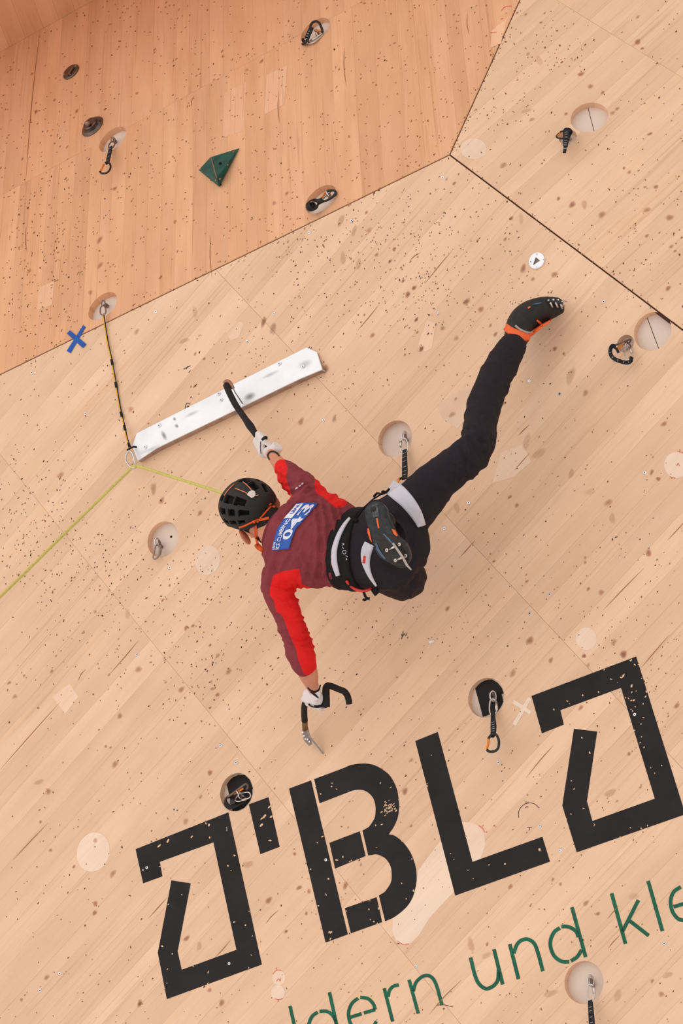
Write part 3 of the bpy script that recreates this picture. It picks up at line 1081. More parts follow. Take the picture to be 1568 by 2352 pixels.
def hanger(F, c, d, w_px, parent, h0=-0.03, mat=None):
    """bent steel bolt hanger: flat foot with bolt and an ear standing off the wall"""
    mb = MB()
    a = F.p(c[0], c[1], h0 + 0.002)
    e = F.p(d[0], d[1], h0 + 0.034)
    s = F.sc(*c)
    side = (e - a).cross(F.N)
    side = side.normalized() if side.length > 1e-6 else F.X
    strap(mb, [a - (e - a).normalized() * 0.012 - F.N * 0.001, a, a + (e - a) * 0.45 + F.N * 0.004, e], F.N.cross(side).cross(side) * -1,
          [w_px * s * 0.5, w_px * s * 0.55, w_px * s * 0.5, w_px * s * 0.32], 0.0016)
    disc(mb, a, F.N, 0.0075, 0.0, 0.008, seg=6)
    return mb.build('bolt_hanger', mat or M_STEEL2, parent, smooth=False)


GRP = 'quickdraws fixed in the wall pockets'


def quickdraw(label, loc_px, F, group=GRP):
    return empty('quickdraw', F.p(*loc_px), label, 'quickdraw', group)


def link_with_sleeve(F, loop, sleeve, r, parent, mat=None):
    o = ring_part('steel_link', F, loop, r, mat or M_STEEL, parent)
    mb = MB()
    tube(mb, pp(F, sleeve), r * 1.75 * F.sc(loop[0][0], loop[0][1]), 8)
    mb.build('sleeve_nut', mat or M_STEEL, o)
    return o


def carabiner(F, body, gate, r, parent, open_=False):
    o = ring_part('carabiner', F, body, r, M_ANOD, parent, closed=False, sub=8)
    ring_part('gate', F, gate, r * 0.92, M_ORANGEGATE, o, closed=False)
    return o


# hanging draw in the pocket at the climber's raised knee
F = FRONT
q = quickdraw('black quickdraw hanging from the pocket above the climber\'s thigh', (930, 1005, -0.03), F)
hanger(F, (934, 1012), (930, 996), 8, q)
ring_part('eye', F, [(922, 1003, 0.0), (924, 994, 0.0), (929, 991, -0.005), (933, 996, -0.012), (930, 1006, -0.008), (926, 1010, 0.0)], 2.0, M_STEEL, q)
link_with_sleeve(F, [(922, 1010, 0.008), (918, 1022, 0.012), (921, 1036, 0.02), (929, 1039, 0.022), (936, 1034, 0.02), (936, 1018, 0.01), (931, 1008, 0.002)],
                 [(920, 1014, 0.012), (919.5, 1027, 0.016)], 1.9, q)
L_ = [(929, 1033, 0.02), (929, 1055, 0.035), (929.5, 1080, 0.05), (929, 1101, 0.062)]
s_ = strap_part('sling', F, L_, [10, 12, 14, 13], M_WEB, q)
stitches(F, L_, 13, s_, 6)
carabiner(F, [(918, 1100, 0.065), (927, 1097, 0.065), (939, 1103, 0.06), (938, 1122, 0.06), (926, 1132, 0.06), (912, 1124, 0.07), (908, 1116, 0.072)],
          [(908, 1114, 0.072), (914, 1107, 0.072), (916, 1100, 0.068)], 3.0, q)

# hanging draw in the black-painted pocket above the L
q = quickdraw('black quickdraw with orange gate hanging above the painted letter L', (1131, 1595, -0.03), F)
hanger(F, (1136, 1606), (1132, 1592), 8, q)
ring_part('eye', F, [(1126, 1604, 0.0), (1126, 1592, 0.0), (1132, 1587.5, -0.006), (1138, 1594, -0.014), (1138, 1608, -0.01), (1132, 1610, 0.0)], 2.1, M_STEEL, q)
link_with_sleeve(F, [(1127, 1607, 0.008), (1124, 1622, 0.014), (1125, 1637, 0.02), (1131, 1641, 0.022), (1138, 1637, 0.02), (1141, 1622, 0.012), (1137, 1608, 0.004)],
                 [(1139.3, 1614, 0.01), (1140, 1631, 0.016)], 2.0, q)
L_ = [(1132, 1634, 0.02), (1132, 1650, 0.032), (1133, 1668, 0.046), (1132.5, 1682, 0.056), (1130, 1694, 0.06)]
s_ = strap_part('sling', F, L_, [10, 11, 14.5, 13, 8], M_WEB, q)
stitches(F, L_, 11, s_, 5, i0=0.38, i1=0.7)
carabiner(F, [(1121, 1697, 0.064), (1126, 1690, 0.064), (1133, 1685, 0.062), (1141, 1690, 0.06), (1145.5, 1704, 0.06), (1143, 1719, 0.06), (1134, 1726, 0.062),
              (1123, 1726, 0.066), (1117, 1721, 0.07)],
          [(1117.5, 1720, 0.07), (1120.5, 1710, 0.07), (1121.5, 1697, 0.066)], 3.1, q)

# hanging draw at the lower right corner of the picture
q = quickdraw('black quickdraw hanging from the pocket below the green lettering', (1354, 2250, -0.03), F)
hanger(F, (1361, 2262), (1356, 2247), 9, q)
ring_part('eye', F, [(1350, 2258, 0.0), (1350, 2246, 0.0), (1355, 2240, -0.006), (1361, 2247, -0.014), (1363, 2262, -0.012), (1356, 2264, 0.0)], 2.3, M_STEEL, q)
link_with_sleeve(F, [(1350, 2263, 0.008), (1348.5, 2282, 0.016), (1349, 2300, 0.024), (1356, 2304, 0.026), (1362, 2297, 0.024), (1365, 2282, 0.014), (1362, 2264, 0.004)],
                 [(1362.5, 2265, 0.01), (1364, 2281, 0.016)], 2.2, q)
L_ = [(1355, 2298, 0.025), (1357, 2325, 0.045), (1359.5, 2365, 0.07), (1361, 2400, 0.09)]
s_ = strap_part('sling', F, L_, [11, 13, 15, 14], M_WEB, q)
stitches(F, L_, 10, s_, 7, i0=0.2, i1=0.9)
carabiner(F, [(1350, 2402, 0.094), (1357, 2398, 0.094), (1368, 2404, 0.09), (1370, 2420, 0.09), (1360, 2432, 0.092), (1350, 2428, 0.094), (1345, 2420, 0.096)],
          [(1345, 2419, 0.096), (1347, 2410, 0.096), (1350, 2403, 0.094)], 3.2, q)

# bare steel link in the pocket beside the rope
q = quickdraw('bare steel snap link in the pocket left of the climber\'s shoulder', (368, 1255, -0.03), F, None)
hanger(F, (371, 1256), (365, 1240), 7, q)
ring_part('eye', F, [(356, 1248, 0.0), (356, 1240, 0.0), (361, 1236, -0.005), (365, 1242, -0.012), (364, 1252, -0.008), (359, 1252, 0.0)], 1.9, M_STEEL, q)
ring_part('snap_link', F, [(361, 1250, 0.004), (356, 1258, 0.01), (353, 1272, 0.018), (351.5, 1281, 0.022), (356, 1284, 0.022), (363, 1279, 0.018), (367, 1270, 0.012), (367, 1256, 0.004)],
          1.9, M_STEEL2, q)
mb = MB()
strap(mb, pp(F, [(367, 1254, 0.0), (368, 1264, 0.006), (366, 1274, 0.012)]), F.N, 0.0055, 0.003)
mb.build('gate', M_STEEL2, q, smooth=False)

# folded draw stuffed in the painted pocket by the first letter
q = quickdraw('black quickdraw folded up in the painted pocket beside the short black bar', (543, 1820, -0.03), F)
o = ring_part('carabiner', F, [(523, 1831, 0.008), (533, 1824, 0.012), (550, 1811, 0.012), (564, 1801, 0.008), (569, 1806, 0.0), (566, 1814, -0.006)], 2.8, M_DARKMETAL, q, closed=False)
ring_part('gate', F, [(537.5, 1824, 0.006), (548, 1817, 0.008), (559, 1810.5, 0.006)], 2.9, M_ORANGEGATE, o, closed=False)
ring_part('eye', F, [(543, 1817, 0.014), (547, 1823, 0.016), (549, 1831, 0.008), (553, 1834, 0.0), (556, 1829, -0.01), (551, 1820, -0.01), (545, 1815, 0.004)], 1.9, M_STEEL, q)
link_with_sleeve(F, [(551, 1823, -0.006), (562, 1820.5, -0.002), (571, 1820, 0.0), (575, 1826, 0.0), (573, 1832, 0.0), (563, 1836, 0.004), (549, 1841, 0.006), (541, 1839, 0.004), (543, 1832, -0.004)],
                 [(553, 1839.5, 0.006), (566, 1834.5, 0.004)], 1.7, q)
L_ = [(534, 1830, 0.0), (522, 1831, 0.002), (518, 1840, 0.004), (521, 1849, 0.006), (531, 1854, 0.006), (545, 1850, 0.004), (560, 1842, -0.006)]
s_ = strap_part('sling', F, L_, [8, 9, 10, 11, 11, 10, 7], M_WEB, q, face=(F.N * 0.7 + F.Y * 0.7).normalized())
hanger(F, (566, 1836), (558, 1828), 8, q)
mb = MB()
box(mb, F.p(535, 1842, 0.0), (F.p(541, 1842, 0.0) - F.p(535, 1842, 0.0)), (F.p(535, 1847, 0.0) - F.p(535, 1842, 0.0)), F.N * 0.004)
mb.build('keeper', M_ANOD, q, smooth=False)

# strap loop at the small pocket right of the raised foot
q = quickdraw('black quickdraw looped back on itself near the right edge below the wall joint', (1436, 792, -0.02), F)
hanger(F, (1444, 795), (1437, 782), 7, q)
o = ring_part('carabiner', F, [(1409, 795, 0.05), (1417, 791, 0.045), (1432, 785, 0.03), (1446, 779.5, 0.01), (1447, 784, 0.0), (1440, 792, 0.0)], 2.1, M_DARKMETAL, q, closed=False)
ring_part('gate', F, [(1417, 799, 0.04), (1424, 797, 0.035), (1432, 790, 0.02)], 2.2, M_ORANGEGATE, o, closed=False)
ring_part('eye', F, [(1432, 788, 0.02), (1435, 790, 0.022), (1437, 796, 0.018), (1436, 803, 0.012), (1440, 803, 0.0), (1441, 795, -0.004), (1436, 787, 0.005)], 1.6, M_STEEL, q)
link_with_sleeve(F, [(1432, 799, 0.015), (1434, 812, 0.03), (1438, 825, 0.04), (1446, 826, 0.04), (1451, 818, 0.032), (1449, 806, 0.018), (1443, 793, 0.005), (1437, 794, 0.008)],
                 [(1446, 798, 0.012), (1450, 810, 0.024)], 1.5, q)
L_ = [(1414, 796, 0.05), (1405, 795, 0.055), (1401, 806, 0.06), (1404, 818, 0.065), (1414, 826, 0.065), (1428, 831, 0.06), (1440, 833, 0.055), (1448, 829, 0.048), (1450, 820, 0.04)]
s_ = strap_part('sling', F, L_, [9, 9, 8.5, 9, 9, 9, 9, 9, 9], M_WEB, q, face=(F.N * 0.55 + F.X * 0.1 - F.Y * 0.6).normalized())
stitches(F, L_, 7, s_, 5, i0=0.3, i1=0.8, h_add=0.004)
mb = MB()
strap(mb, pp(F, [(1409, 797, 0.055), (1416, 802, 0.06), (1420, 810, 0.062)]), F.N, 0.0045, 0.002)
mb.build('strap_tail', M_WEB, q, smooth=False)

# ---- right face
F = RIGHT
q = quickdraw('black quickdraw clipped back up on the upper right wall face', (1303, 314, -0.02), F)
hanger(F, (1308, 320), (1300, 312), 7, q)
L_ = [(1306, 318, 0.0), (1309, 306, 0.03), (1305, 298, 0.05), (1300, 300, 0.06), (1300, 312, 0.065), (1299, 326, 0.06), (1298, 338, 0.055)]
s_ = strap_part('sling', F, L_, [10, 12, 14, 14.5, 14, 13, 9], M_WEB, q)
stitches(F, [(1300, 302, 0.062), (1300, 312, 0.067), (1299, 326, 0.062), (1298, 336, 0.057)], 9, s_, 6, i0=0.1, i1=0.95)
mb = MB()
strap(mb, pp(F, [(1298, 337, 0.052), (1297, 344, 0.054), (1295.5, 351, 0.056)]), F.N, 0.006, 0.0016)
o = mb.build('label_tab', M_WEB, q, smooth=False)
mb = MB()
strap(mb, pp(F, [(1297.8, 340, 0.056), (1297.6, 341.5, 0.0565)]), F.N, 0.0055, 0.0012)
mb.build('label_stripe', M_STITCH, o, smooth=False)
carabiner(F, [(1297, 300, 0.055), (1289, 302, 0.05), (1285, 305, 0.05), (1278, 312, 0.05), (1279, 316, 0.05), (1286, 318, 0.05), (1295, 318, 0.052)],
          [(1286.5, 305, 0.052), (1283, 309, 0.053), (1279.5, 313.5, 0.052)], 2.0, q)
ring_part('steel_link', F, [(1292, 318, 0.02), (1290, 330, 0.03), (1293, 336, 0.034), (1301, 338, 0.034), (1308, 333, 0.03), (1311, 322, 0.02), (1303, 316, 0.008)], 1.3, M_STEEL, q)

# ---- left face
F = LEFT
q = quickdraw('black quickdraw hanging below the knobbed metal disc on the left face', (263, 326, -0.03), F)
hanger(F, (266, 327), (260, 316), 8, q)
ring_part('eye', F, [(255, 322, 0.0), (256, 317, 0.0), (259, 315.5, -0.004), (262, 319, -0.01), (261, 325, -0.006), (257, 326, 0.0)], 1.8, M_STEEL, q)
ring_part('steel_link', F, [(258, 325, 0.004), (252, 330, 0.012), (249, 338, 0.02), (254, 341, 0.022), (260, 338, 0.016), (263, 330, 0.006)], 1.6, M_STEEL2, q)
L_ = [(254, 337, 0.02), (252, 350, 0.032), (249, 363, 0.045), (247, 376, 0.055)]
s_ = strap_part('sling', F, L_, [9, 10.5, 11, 9], M_WEB, q)
stitches(F, L_, 8, s_, 4)
carabiner(F, [(241, 375, 0.06), (246, 372, 0.058), (252, 376, 0.054), (254, 384, 0.054), (250, 393, 0.056), (242, 398, 0.06), (233, 398, 0.064), (229.5, 394, 0.066)],
          [(230.5, 393.5, 0.066), (235, 385, 0.066), (239, 378, 0.062)], 2.3, q)

q = quickdraw('black quickdraw folded into the topmost wall pocket', (723, 74, -0.03), F)
hanger(F, (731, 82), (726, 76), 8, q)
L_ = [(693, 90, -0.012), (698, 98, 0.0), (703, 94, 0.02), (706, 84, 0.03), (711, 73, 0.036), (715, 64, 0.038)]
s_ = strap_part('sling', F, L_, [8, 14, 15, 15, 15, 13], M_WEB, q)
stitches(F, L_, 9, s_, 6, i0=0.3, i1=0.8)
carabiner(F, [(713, 66, 0.036), (713, 59, 0.036), (718, 51.5, 0.034), (726, 49, 0.03), (733, 53, 0.026), (737, 61, 0.02), (740, 70, 0.014), (739, 75, 0.008)],
          [(738, 70, 0.012), (732, 71, 0.016), (726, 72, 0.02)], 2.9, q)
ring_part('eye', F, [(722, 70, 0.02), (726, 74, 0.022), (729, 82, 0.014), (733, 84, 0.0), (734, 78, -0.008), (727, 68, 0.0)], 1.7, M_STEEL, q)
link_with_sleeve(F, [(709, 96, 0.01), (720, 90, 0.014), (733, 81, 0.012), (741, 74, 0.006), (742, 78, 0.0), (735, 86, 0.004), (721, 97, 0.01), (711, 99, 0.01)],
                 [(715, 93.5, 0.014), (727, 85.5, 0.015)], 1.7, q)

q = quickdraw('black quickdraw folded into the pocket just above the wall joint', (738, 458, -0.03), F)
hanger(F, (757, 452), (750, 445), 8, q)
L_ = [(735, 463, 0.026), (727, 461, 0.03), (717, 459.5, 0.034), (708.5, 465, 0.036), (708, 476, 0.034), (714, 482, 0.03), (723, 481, 0.026), (728, 472, 0.024), (734, 466, 0.022)]
s_ = strap_part('sling', F, L_, 11, M_WEB, q, face=(F.N * 0.8 + F.X * 0.5).normalized())
mb = MB()
ball(mb, F.p(718, 472, 0.014), 0.012, ax=(F.X * 0.015, F.Y * 0.013, F.N * 0.014))
mb.build('webbing_core', M_WEB, q)
mb = MB()
tube(mb, pp(F, [(729, 465, 0.03), (735, 462, 0.03), (741, 459, 0.028)]), 0.0115, 8)
mb.build('rubber_keeper', M_ANOD, q)
carabiner(F, [(742, 463, 0.022), (753, 459, 0.02), (763, 453, 0.014), (770, 447, 0.008), (771, 441, 0.006), (765, 437.5, 0.012), (756, 438, 0.018), (751, 440, 0.02)],
          [(737, 456, 0.02), (741, 451, 0.022), (747, 443, 0.02)], 2.7, q)
ring_part('eye', F, [(748, 438, 0.026), (751, 445, 0.026), (756, 452, 0.014), (760, 452, 0.0), (757, 443, -0.005), (752, 436, 0.008)], 1.8, M_STEEL, q)
ring_part('steel_link', F, [(742, 458, 0.014), (750, 449, 0.01), (760, 440, 0.004), (767, 436, 0.0), (770, 440, -0.004), (762, 452, 0.0), (750, 462, 0.008)], 1.5, M_STEEL2, q)

# ---- yellow and black lanyard from the lowest left-face pocket to the end of the metal ledge
lan = empty('lanyard', LEFT.p(240, 706, -0.03), 'thin yellow and black lanyard running down to the aluminium ledge', 'lanyard')
hanger(LEFT, (247, 704), (240, 697), 8, lan)
ring_part('eye', LEFT, [(233, 699, 0.0), (234, 692, 0.0), (238, 690, -0.004), (241, 694, -0.01), (240, 700, -0.006), (236, 702, 0.0)], 1.6, M_STEEL2, lan)
ring_part('steel_link', LEFT, [(236, 702, 0.004), (231, 707, 0.01), (230, 717, 0.02), (233, 723, 0.026), (239, 723, 0.026), (243, 717, 0.02), (242, 707, 0.008)], 1.5, M_STEEL2, lan)
M_YELLOW = plain('yellow_webbing', srgb(226, 172, 40), 0.6, var=0.15, scale=200, bump=0.2)
A_, B_ = LEFT.p(237, 721, 0.026), FRONT.p(299, 1030, 0.04)
LAN_PX = [(237, 721), (247, 785), (256, 826), (267, 888), (276, 940), (284, 972), (291, 1005), (299, 1030)]
path = []
for k, (x, y) in enumerate(LAN_PX):
    t = k / (len(LAN_PX) - 1)
    pl = A_.lerp(B_, t)
    r = ray(x, y)
    path.append(CAM + r * ((pl - CAM).dot(ROT @ Vector((0, 0, -1)))))
fw_ = -(ROT @ Vector((0, 0, -1)))
rgt = ROT @ Vector((1, 0, 0))
mb = MB()
tube(mb, [p - rgt * 0.0014 for p in catmull(path, 6)], 0.0026, 8)
mb.build('yellow_strand', M_YELLOW, lan)
mb = MB()
tube(mb, [p + rgt * 0.0024 - fw_ * -0.001 for p in catmull(path, 6)], 0.0022, 8)
mb.build('black_strand', M_WEB, lan)
cp = catmull(path, 6)
for t in (0.30, 0.43, 0.62, 0.78, 0.965):
    i = int(t * (len(cp) - 2))
    mb = MB()
    tube(mb, [cp[i], cp[i + 1], cp[i] + (cp[i + 1] - cp[i]).normalized() * 0.024], 0.0058, 8)
    mb.build('tape_band', M_WEB, lan)
mb = MB()
tube(mb, pp(FRONT, [(292, 1034, 0.045), (300, 1029, 0.05), (307, 1026, 0.05), (314, 1027, 0.048)]), 0.004, 8)
mb.build('knot_tail', M_WEB, lan)
ring_part('carabiner', FRONT, [(296, 1036, 0.05), (290, 1045, 0.055), (288, 1055, 0.06), (292, 1064, 0.064), (300, 1073, 0.066), (308, 1075, 0.066), (312, 1071, 0.062), (309, 1060, 0.055), (304, 1042, 0.05)],
          2.5, M_STEEL, lan)

# ---- the aluminium ledge
led = [(313, 995, .004), (703, 797.6, .004), (727.6, 809, .009), (740, 849, .030), (688, 870.6, .036), (359.5, 1029.8, .036), (316, 1059, .026), (303, 1025, .016)]
F = FRONT
ledge = empty('aluminium_ledge', F.p(520, 930, 0), 'long bright aluminium ledge bolted diagonally to the wall', 'climbing hold')
mb = MB()
top = [F.p(*p) for p in led]
bot = [F.p(*F_) for F_ in [(0, 0, 0)] * 0] or [p - F.N * ((F.MI @ p).z) for p in top]
n = len(led)
# the sheet: sloping plate divided so that the bend lies on one straight line
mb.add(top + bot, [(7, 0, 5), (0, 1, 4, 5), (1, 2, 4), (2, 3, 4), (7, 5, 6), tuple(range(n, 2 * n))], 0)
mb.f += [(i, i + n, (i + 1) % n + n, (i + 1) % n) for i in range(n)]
mb.m += [1] * n  # side faces get the painted wood reflection
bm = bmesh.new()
o = mb.build('sheet', [M_ALU, M_ALUREFLECT], ledge, smooth=False)
bm.from_mesh(o.data)
bmesh.ops.recalc_face_normals(bm, faces=bm.faces)
bmesh.ops.bevel(bm, geom=[e for e in bm.edges if len(e.link_faces) == 2 and e.calc_face_angle(0) > 0.5], offset=0.002, segments=2, affect='EDGES')
bm.to_mesh(o.data)
bm.free()


def ledge_h(x, y):
    # distance across the plate between the top edge and the bend line
    def dist(p, q):
        return abs((q[0] - p[0]) * (y - p[1]) - (q[1] - p[1]) * (x - p[0])) / math.hypot(q[0] - p[0], q[1] - p[1])
    a, b = dist((313, 995), (703, 797.6)), dist((359.5, 1029.8), (688, 870.6))
    return .004 + .032 * a / (a + b)


for x, y in ((366, 978), (334, 1027), (503, 905), (508, 919), (642, 836), (696, 842)):
    mb = MB()
    c = F.p(x, y, ledge_h(x, y))
    disc(mb, c, F.N, 0.0085, -0.002, 0.0034, seg=16, bevel=0.001)
    disc(mb, c, F.N, 0.0052, 0.003, 0.0052, seg=14, bevel=0.001)
    disc(mb, c, F.N, 0.0022, 0.005, 0.0056, seg=6, mi=1)
    mb.build('bolt', [M_ZINC, M_HOLE], ledge, smooth=False)
M_SMUDGE = faded('grey_scuff', srgb(120, 105, 98), 0.75, 'fade', 0.5)
for (x, y, rx, ry) in ((573, 910, 16, 9), (405, 978, 5, 6), (400, 962, 4, 5), (376, 1000, 6, 14), (345, 1032, 30, 5), (700, 835, 20, 9), (440, 950, 22, 5), (620, 860, 26, 5)):
    vs, fs, fd = [F.p(x, y, ledge_h(x, y) + 0.0025)], [], [0.9 if rx < 20 else 0.4]
    for k in range(16):
        a = 2 * math.pi * k / 16
        ex, ey = rx * math.cos(a), ry * math.sin(a)
        X, Y = x + ex * 0.9 + ey * 0.42, y - ex * 0.42 + ey * 0.9
        vs.append(F.p(X, Y, ledge_h(X, Y) + 0.0025))
        fd.append(0.0)
    fs = [(0, 1 + (k + 1) % 16, 1 + k) for k in range(16)]
    o = MB().add(vs, fs).build('scuff', M_SMUDGE, ledge, smooth=False)
    o.data.attributes.new('fade', 'FLOAT', 'POINT').data.foreach_set('value', fd)

# ---- green pyramid hold
F = LEFT
M_GREENHOLD = plain('green_hold_paint', srgb(8, 82, 76), 0.5, var=0.3, scale=25, bump=0.3, bscale=120)
M_GREENHOLD2 = plain('bare_edge', srgb(150, 120, 85), 0.7)
hold = empty('green_volume', F.p(500, 390, 0), 'dark green faceted wooden hold with a bolt hole on the left face', 'climbing hold')
A, B, C, D = (456, 390.5), (483, 361), (549, 340.5), (503, 429)
base = [F.p(*A), F.p(*B), F.p(*C), F.p(*D)]
r1, r2 = F.p(484.5, 361.5, 0.012), F.p(497.5, 409, 0.045)
c1 = F.p(547, 342, 0.006)
mb = MB()
mb.add(base + [r1, r2, c1, F.p(502.5, 427.5, 0.012)],
       [(0, 1, 4), (0, 4, 5), (0, 5, 7), (0, 7, 3), (1, 2, 6), (1, 6, 4), (4, 6, 5), (6, 7, 5), (6, 2, 7), (2, 3, 7), (3, 2, 1, 0)])
o = mb.build('body', M_GREENHOLD, hold, smooth=False)
bm = bmesh.new()
bm.from_mesh(o.data)
bmesh.ops.recalc_face_normals(bm, faces=bm.faces)
bm.to_mesh(o.data)
bm.free()
mb = MB()
tube(mb, [r1 + F.N * 0.0004, r1.lerp(r2, 0.5) + F.N * 0.0006, r2 + F.N * 0.0002], 0.0022, 6)
mb.build('worn_ridge', M_GREENHOLD2, hold)
mb = MB()
disc(mb, F.p(505, 375, 0.0275), F.N, 0.0062, -0.004, 0.002, seg=14)
mb.build('bolt_hole', M_HOLE, hold, smooth=False)
mb = MB()
for x, y, h in ((536, 349, 0.0125), (505, 411, 0.038), (495, 414, 0.037), (522, 379, 0.0235), (460, 388, 0.004)):
    disc(mb, F.p(x, y, h), F.N, 0.0042, -0.001, 0.001, seg=7)
tag(mb.build('chipped_spots', M_GREENHOLD2, hold, smooth=False), kind='stuff')

# ---- metal discs
disc1 = empty('slotted_disc', F.p(164, 166), 'brown metal disc with a slot near the upper left corner', 'climbing hold')
mb = MB()
disc(mb, F.p(164, 166), F.N, 0.044, 0.0, 0.009, seg=32, bevel=0.004)
mb.build('plate', M_DARKMETAL, disc1, angle=30)
mb = MB()
strap(mb, pp(F, [(158.5, 175, 0.0085), (170, 155.5, 0.0085)]), F.N, 0.009, 0.0012)
mb.build('slot', M_HOLE, disc1, smooth=False)
mb = MB()
strap(mb, pp(F, [(157.5, 171, 0.0095), (167, 154.5, 0.0095)]), F.N, 0.0065, 0.0014)
mb.build('slot_lip', M_STEEL2, disc1, smooth=False)
for x, y in ((164, 174.5), (176.5, 155), (150, 174)):
    mb = MB()
    disc(mb, F.p(x, y), F.N, 0.004, 0.007, 0.0108, seg=10)
    mb.build('screw', M_ZINC, disc1, smooth=False)
disc2 = empty('knobbed_disc', F.p(211, 290), 'brown metal disc with a round knob near the left edge', 'climbing hold')
mb = MB()
disc(mb, F.p(213, 291), F.N, 0.058, 0.0, 0.012, seg=36, bevel=0.01)
mb.build('plate', M_DARKMETAL, disc2, angle=30)
mb = MB()
disc(mb, F.p(211.5, 289.5), F.N, 0.036, 0.011, 0.022, seg=30, bevel=0.004)
mb.build('boss', M_DARKMETAL, disc2, angle=30)
mb = MB()
k0, k1 = F.p(205, 286, 0.02), F.p(200.5, 283, 0.058)
tube(mb, [k0, k0.lerp(k1, 0.8)], 0.0085, 12)
ball(mb, k1, 0.0125)
mb.build('knob', M_STEEL2, disc2)
for x, y in ((230, 279), (224, 287), (221, 282)):
    mb = MB()
    disc(mb, F.p(x, y, 0.008), F.N, 0.0042, 0.0, 0.0045, seg=10)
    mb.build('screw_hole', M_HOLE, disc2, smooth=False)

# ---- round aluminium plate with a triangular hole
F = FRONT
al = empty('hole_plate', F.p(1233, 599), 'round aluminium plate with a triangular hole near the raised foot', 'climbing hold')
mb = MB()
cpx = (1233, 599.5)
c0 = F.p(*cpx)
tri = [F.p(1231, 591.5), F.p(1241.5, 599.5), F.p(1224, 611)]
seg = 48
ring = []
u_, w_ = F.X, F.Y
for k in range(seg):
    a = 2 * math.pi * k / seg
    ring.append(c0 + (u_ * math.cos(a) + w_ * math.sin(a)) * 0.0315)
inner = []
for k in range(seg):                                     # points of the triangle on the same rays
    d = (ring[k] - c0).normalized()
    cen = (tri[0] + tri[1] + tri[2]) / 3
    best = None
    for i in range(3):
        p, e = tri[i], tri[(i + 1) % 3] - tri[i]
        den = d.cross(e).dot(F.N)
        if abs(den) < 1e-9:
            continue
        t = (p - cen).cross(e).dot(F.N) / den
        s = (p - cen).cross(d).dot(F.N) / den
        if t > 0 and -1e-6 <= s <= 1 + 1e-6 and (best is None or t < best):
            best = t
    inner.append(cen + d * (best or 0.005))
vs = [p + F.N * 0.005 for p in ring] + [p + F.N * 0.005 for p in inner] + [p for p in ring] + [p + F.N * 0.0006 for p in inner]
fs = []
for k in range(seg):
    j = (k + 1) % seg
    fs += [(k, j, seg + j, seg + k), (2 * seg + k, 2 * seg + j, j, k), (seg + k, seg + j, 3 * seg + j, 3 * seg + k)]
mb.add(vs, fs)
mb.build('plate', M_ALU, al, smooth=False)
mb = MB()
prism(mb, [tri[0] + F.N * 0.0004, tri[1] + F.N * 0.0004, tri[2] + F.N * 0.0004], F.N, 0.0, 0.0003)
mb.build('hole_floor', M_DARKMETAL, al, smooth=False)
for x, y in ((1232.3, 583.7), (1247.7, 596.3), (1218.2, 601.3), (1233, 613.6)):
    mb = MB()
    disc(mb, F.p(x, y, 0.005), F.N, 0.0042, -0.001, 0.0014, seg=12)
    disc(mb, F.p(x, y, 0.005), F.N, 0.0016, 0.001, 0.0019, seg=6, mi=1)
    mb.build('screw', [M_ZINC, M_HOLE], al, smooth=False)

# ---- blue tape cross over the joint
M_TAPE = plain('blue_tape', srgb(10, 82, 168), 0.45, var=0.18, scale=60, bump=0.3, bscale=90)
tape = empty('tape_cross', FRONT.p(174, 779), 'blue adhesive tape cross stuck over the left wall joint', 'tape')


def tape_strip(name, px, w, lift):
    mb = MB()
    vs, n = [], 14
    for i in range(n + 1):
        t = i / n
        x, y = px[0][0] + (px[1][0] - px[0][0]) * t, px[0][1] + (px[1][1] - px[0][1]) * t
        dx, dy = px[1][0] - px[0][0], px[1][1] - px[0][1]
        L = math.hypot(dx, dy)
        ww = w[0] + (w[1] - w[0]) * t
        for s in (-1, 1):
            X, Y = x - dy / L * ww * 0.5 * s, y + dx / L * ww * 0.5 * s
            G = facet_at(X, Y)
            vs.append((G.p(X, Y, lift + 0.0012), G.p(X, Y, lift)))
    m = n + 1
    flat = [a for a, b in vs] + [b for a, b in vs]
    off = 2 * m
    fs = []
    for i in range(n):
        a, b, c, d = 2 * i, 2 * i + 1, 2 * i + 3, 2 * i + 2
        fs += [(a, b, c, d), (a + off, d + off, c + off, b + off), (a, d, d + off, a + off), (b, b + off, c + off, c)]
    mb.add(flat, fs)
    o = mb.build(name, M_TAPE, tape, smooth=False)
    bm = bmesh.new()
    bm.from_mesh(o.data)
    bmesh.ops.recalc_face_normals(bm, faces=bm.faces)
    bm.to_mesh(o.data)
    bm.free()


tape_strip('tape_strip', ((193.5, 749), (157.5, 808.5)), (7, 10.5), 0.0013)
tape_strip('tape_strip', ((157, 762), (194, 795)), (10, 12), 0.0027)

# ---- small paper chip on the wall
mb = MB()
flat_poly(mb, FRONT, [(984, 1473), (996, 1470), (998, 1474), (987, 1479)], 0.001, thick=0.001)
o = mb.build('paper_scrap', plain('white_paper', srgb(235, 232, 235), 0.7), W_FRONT, smooth=False)

# ================================================================ the climber
F = FRONT
NRM = F.N
IMG_UP = ROT @ Vector((0, 1, 0))
IMG_RT = ROT @ Vector((1, 0, 0))
TO_CAM = ROT @ Vector((0, 0, 1))


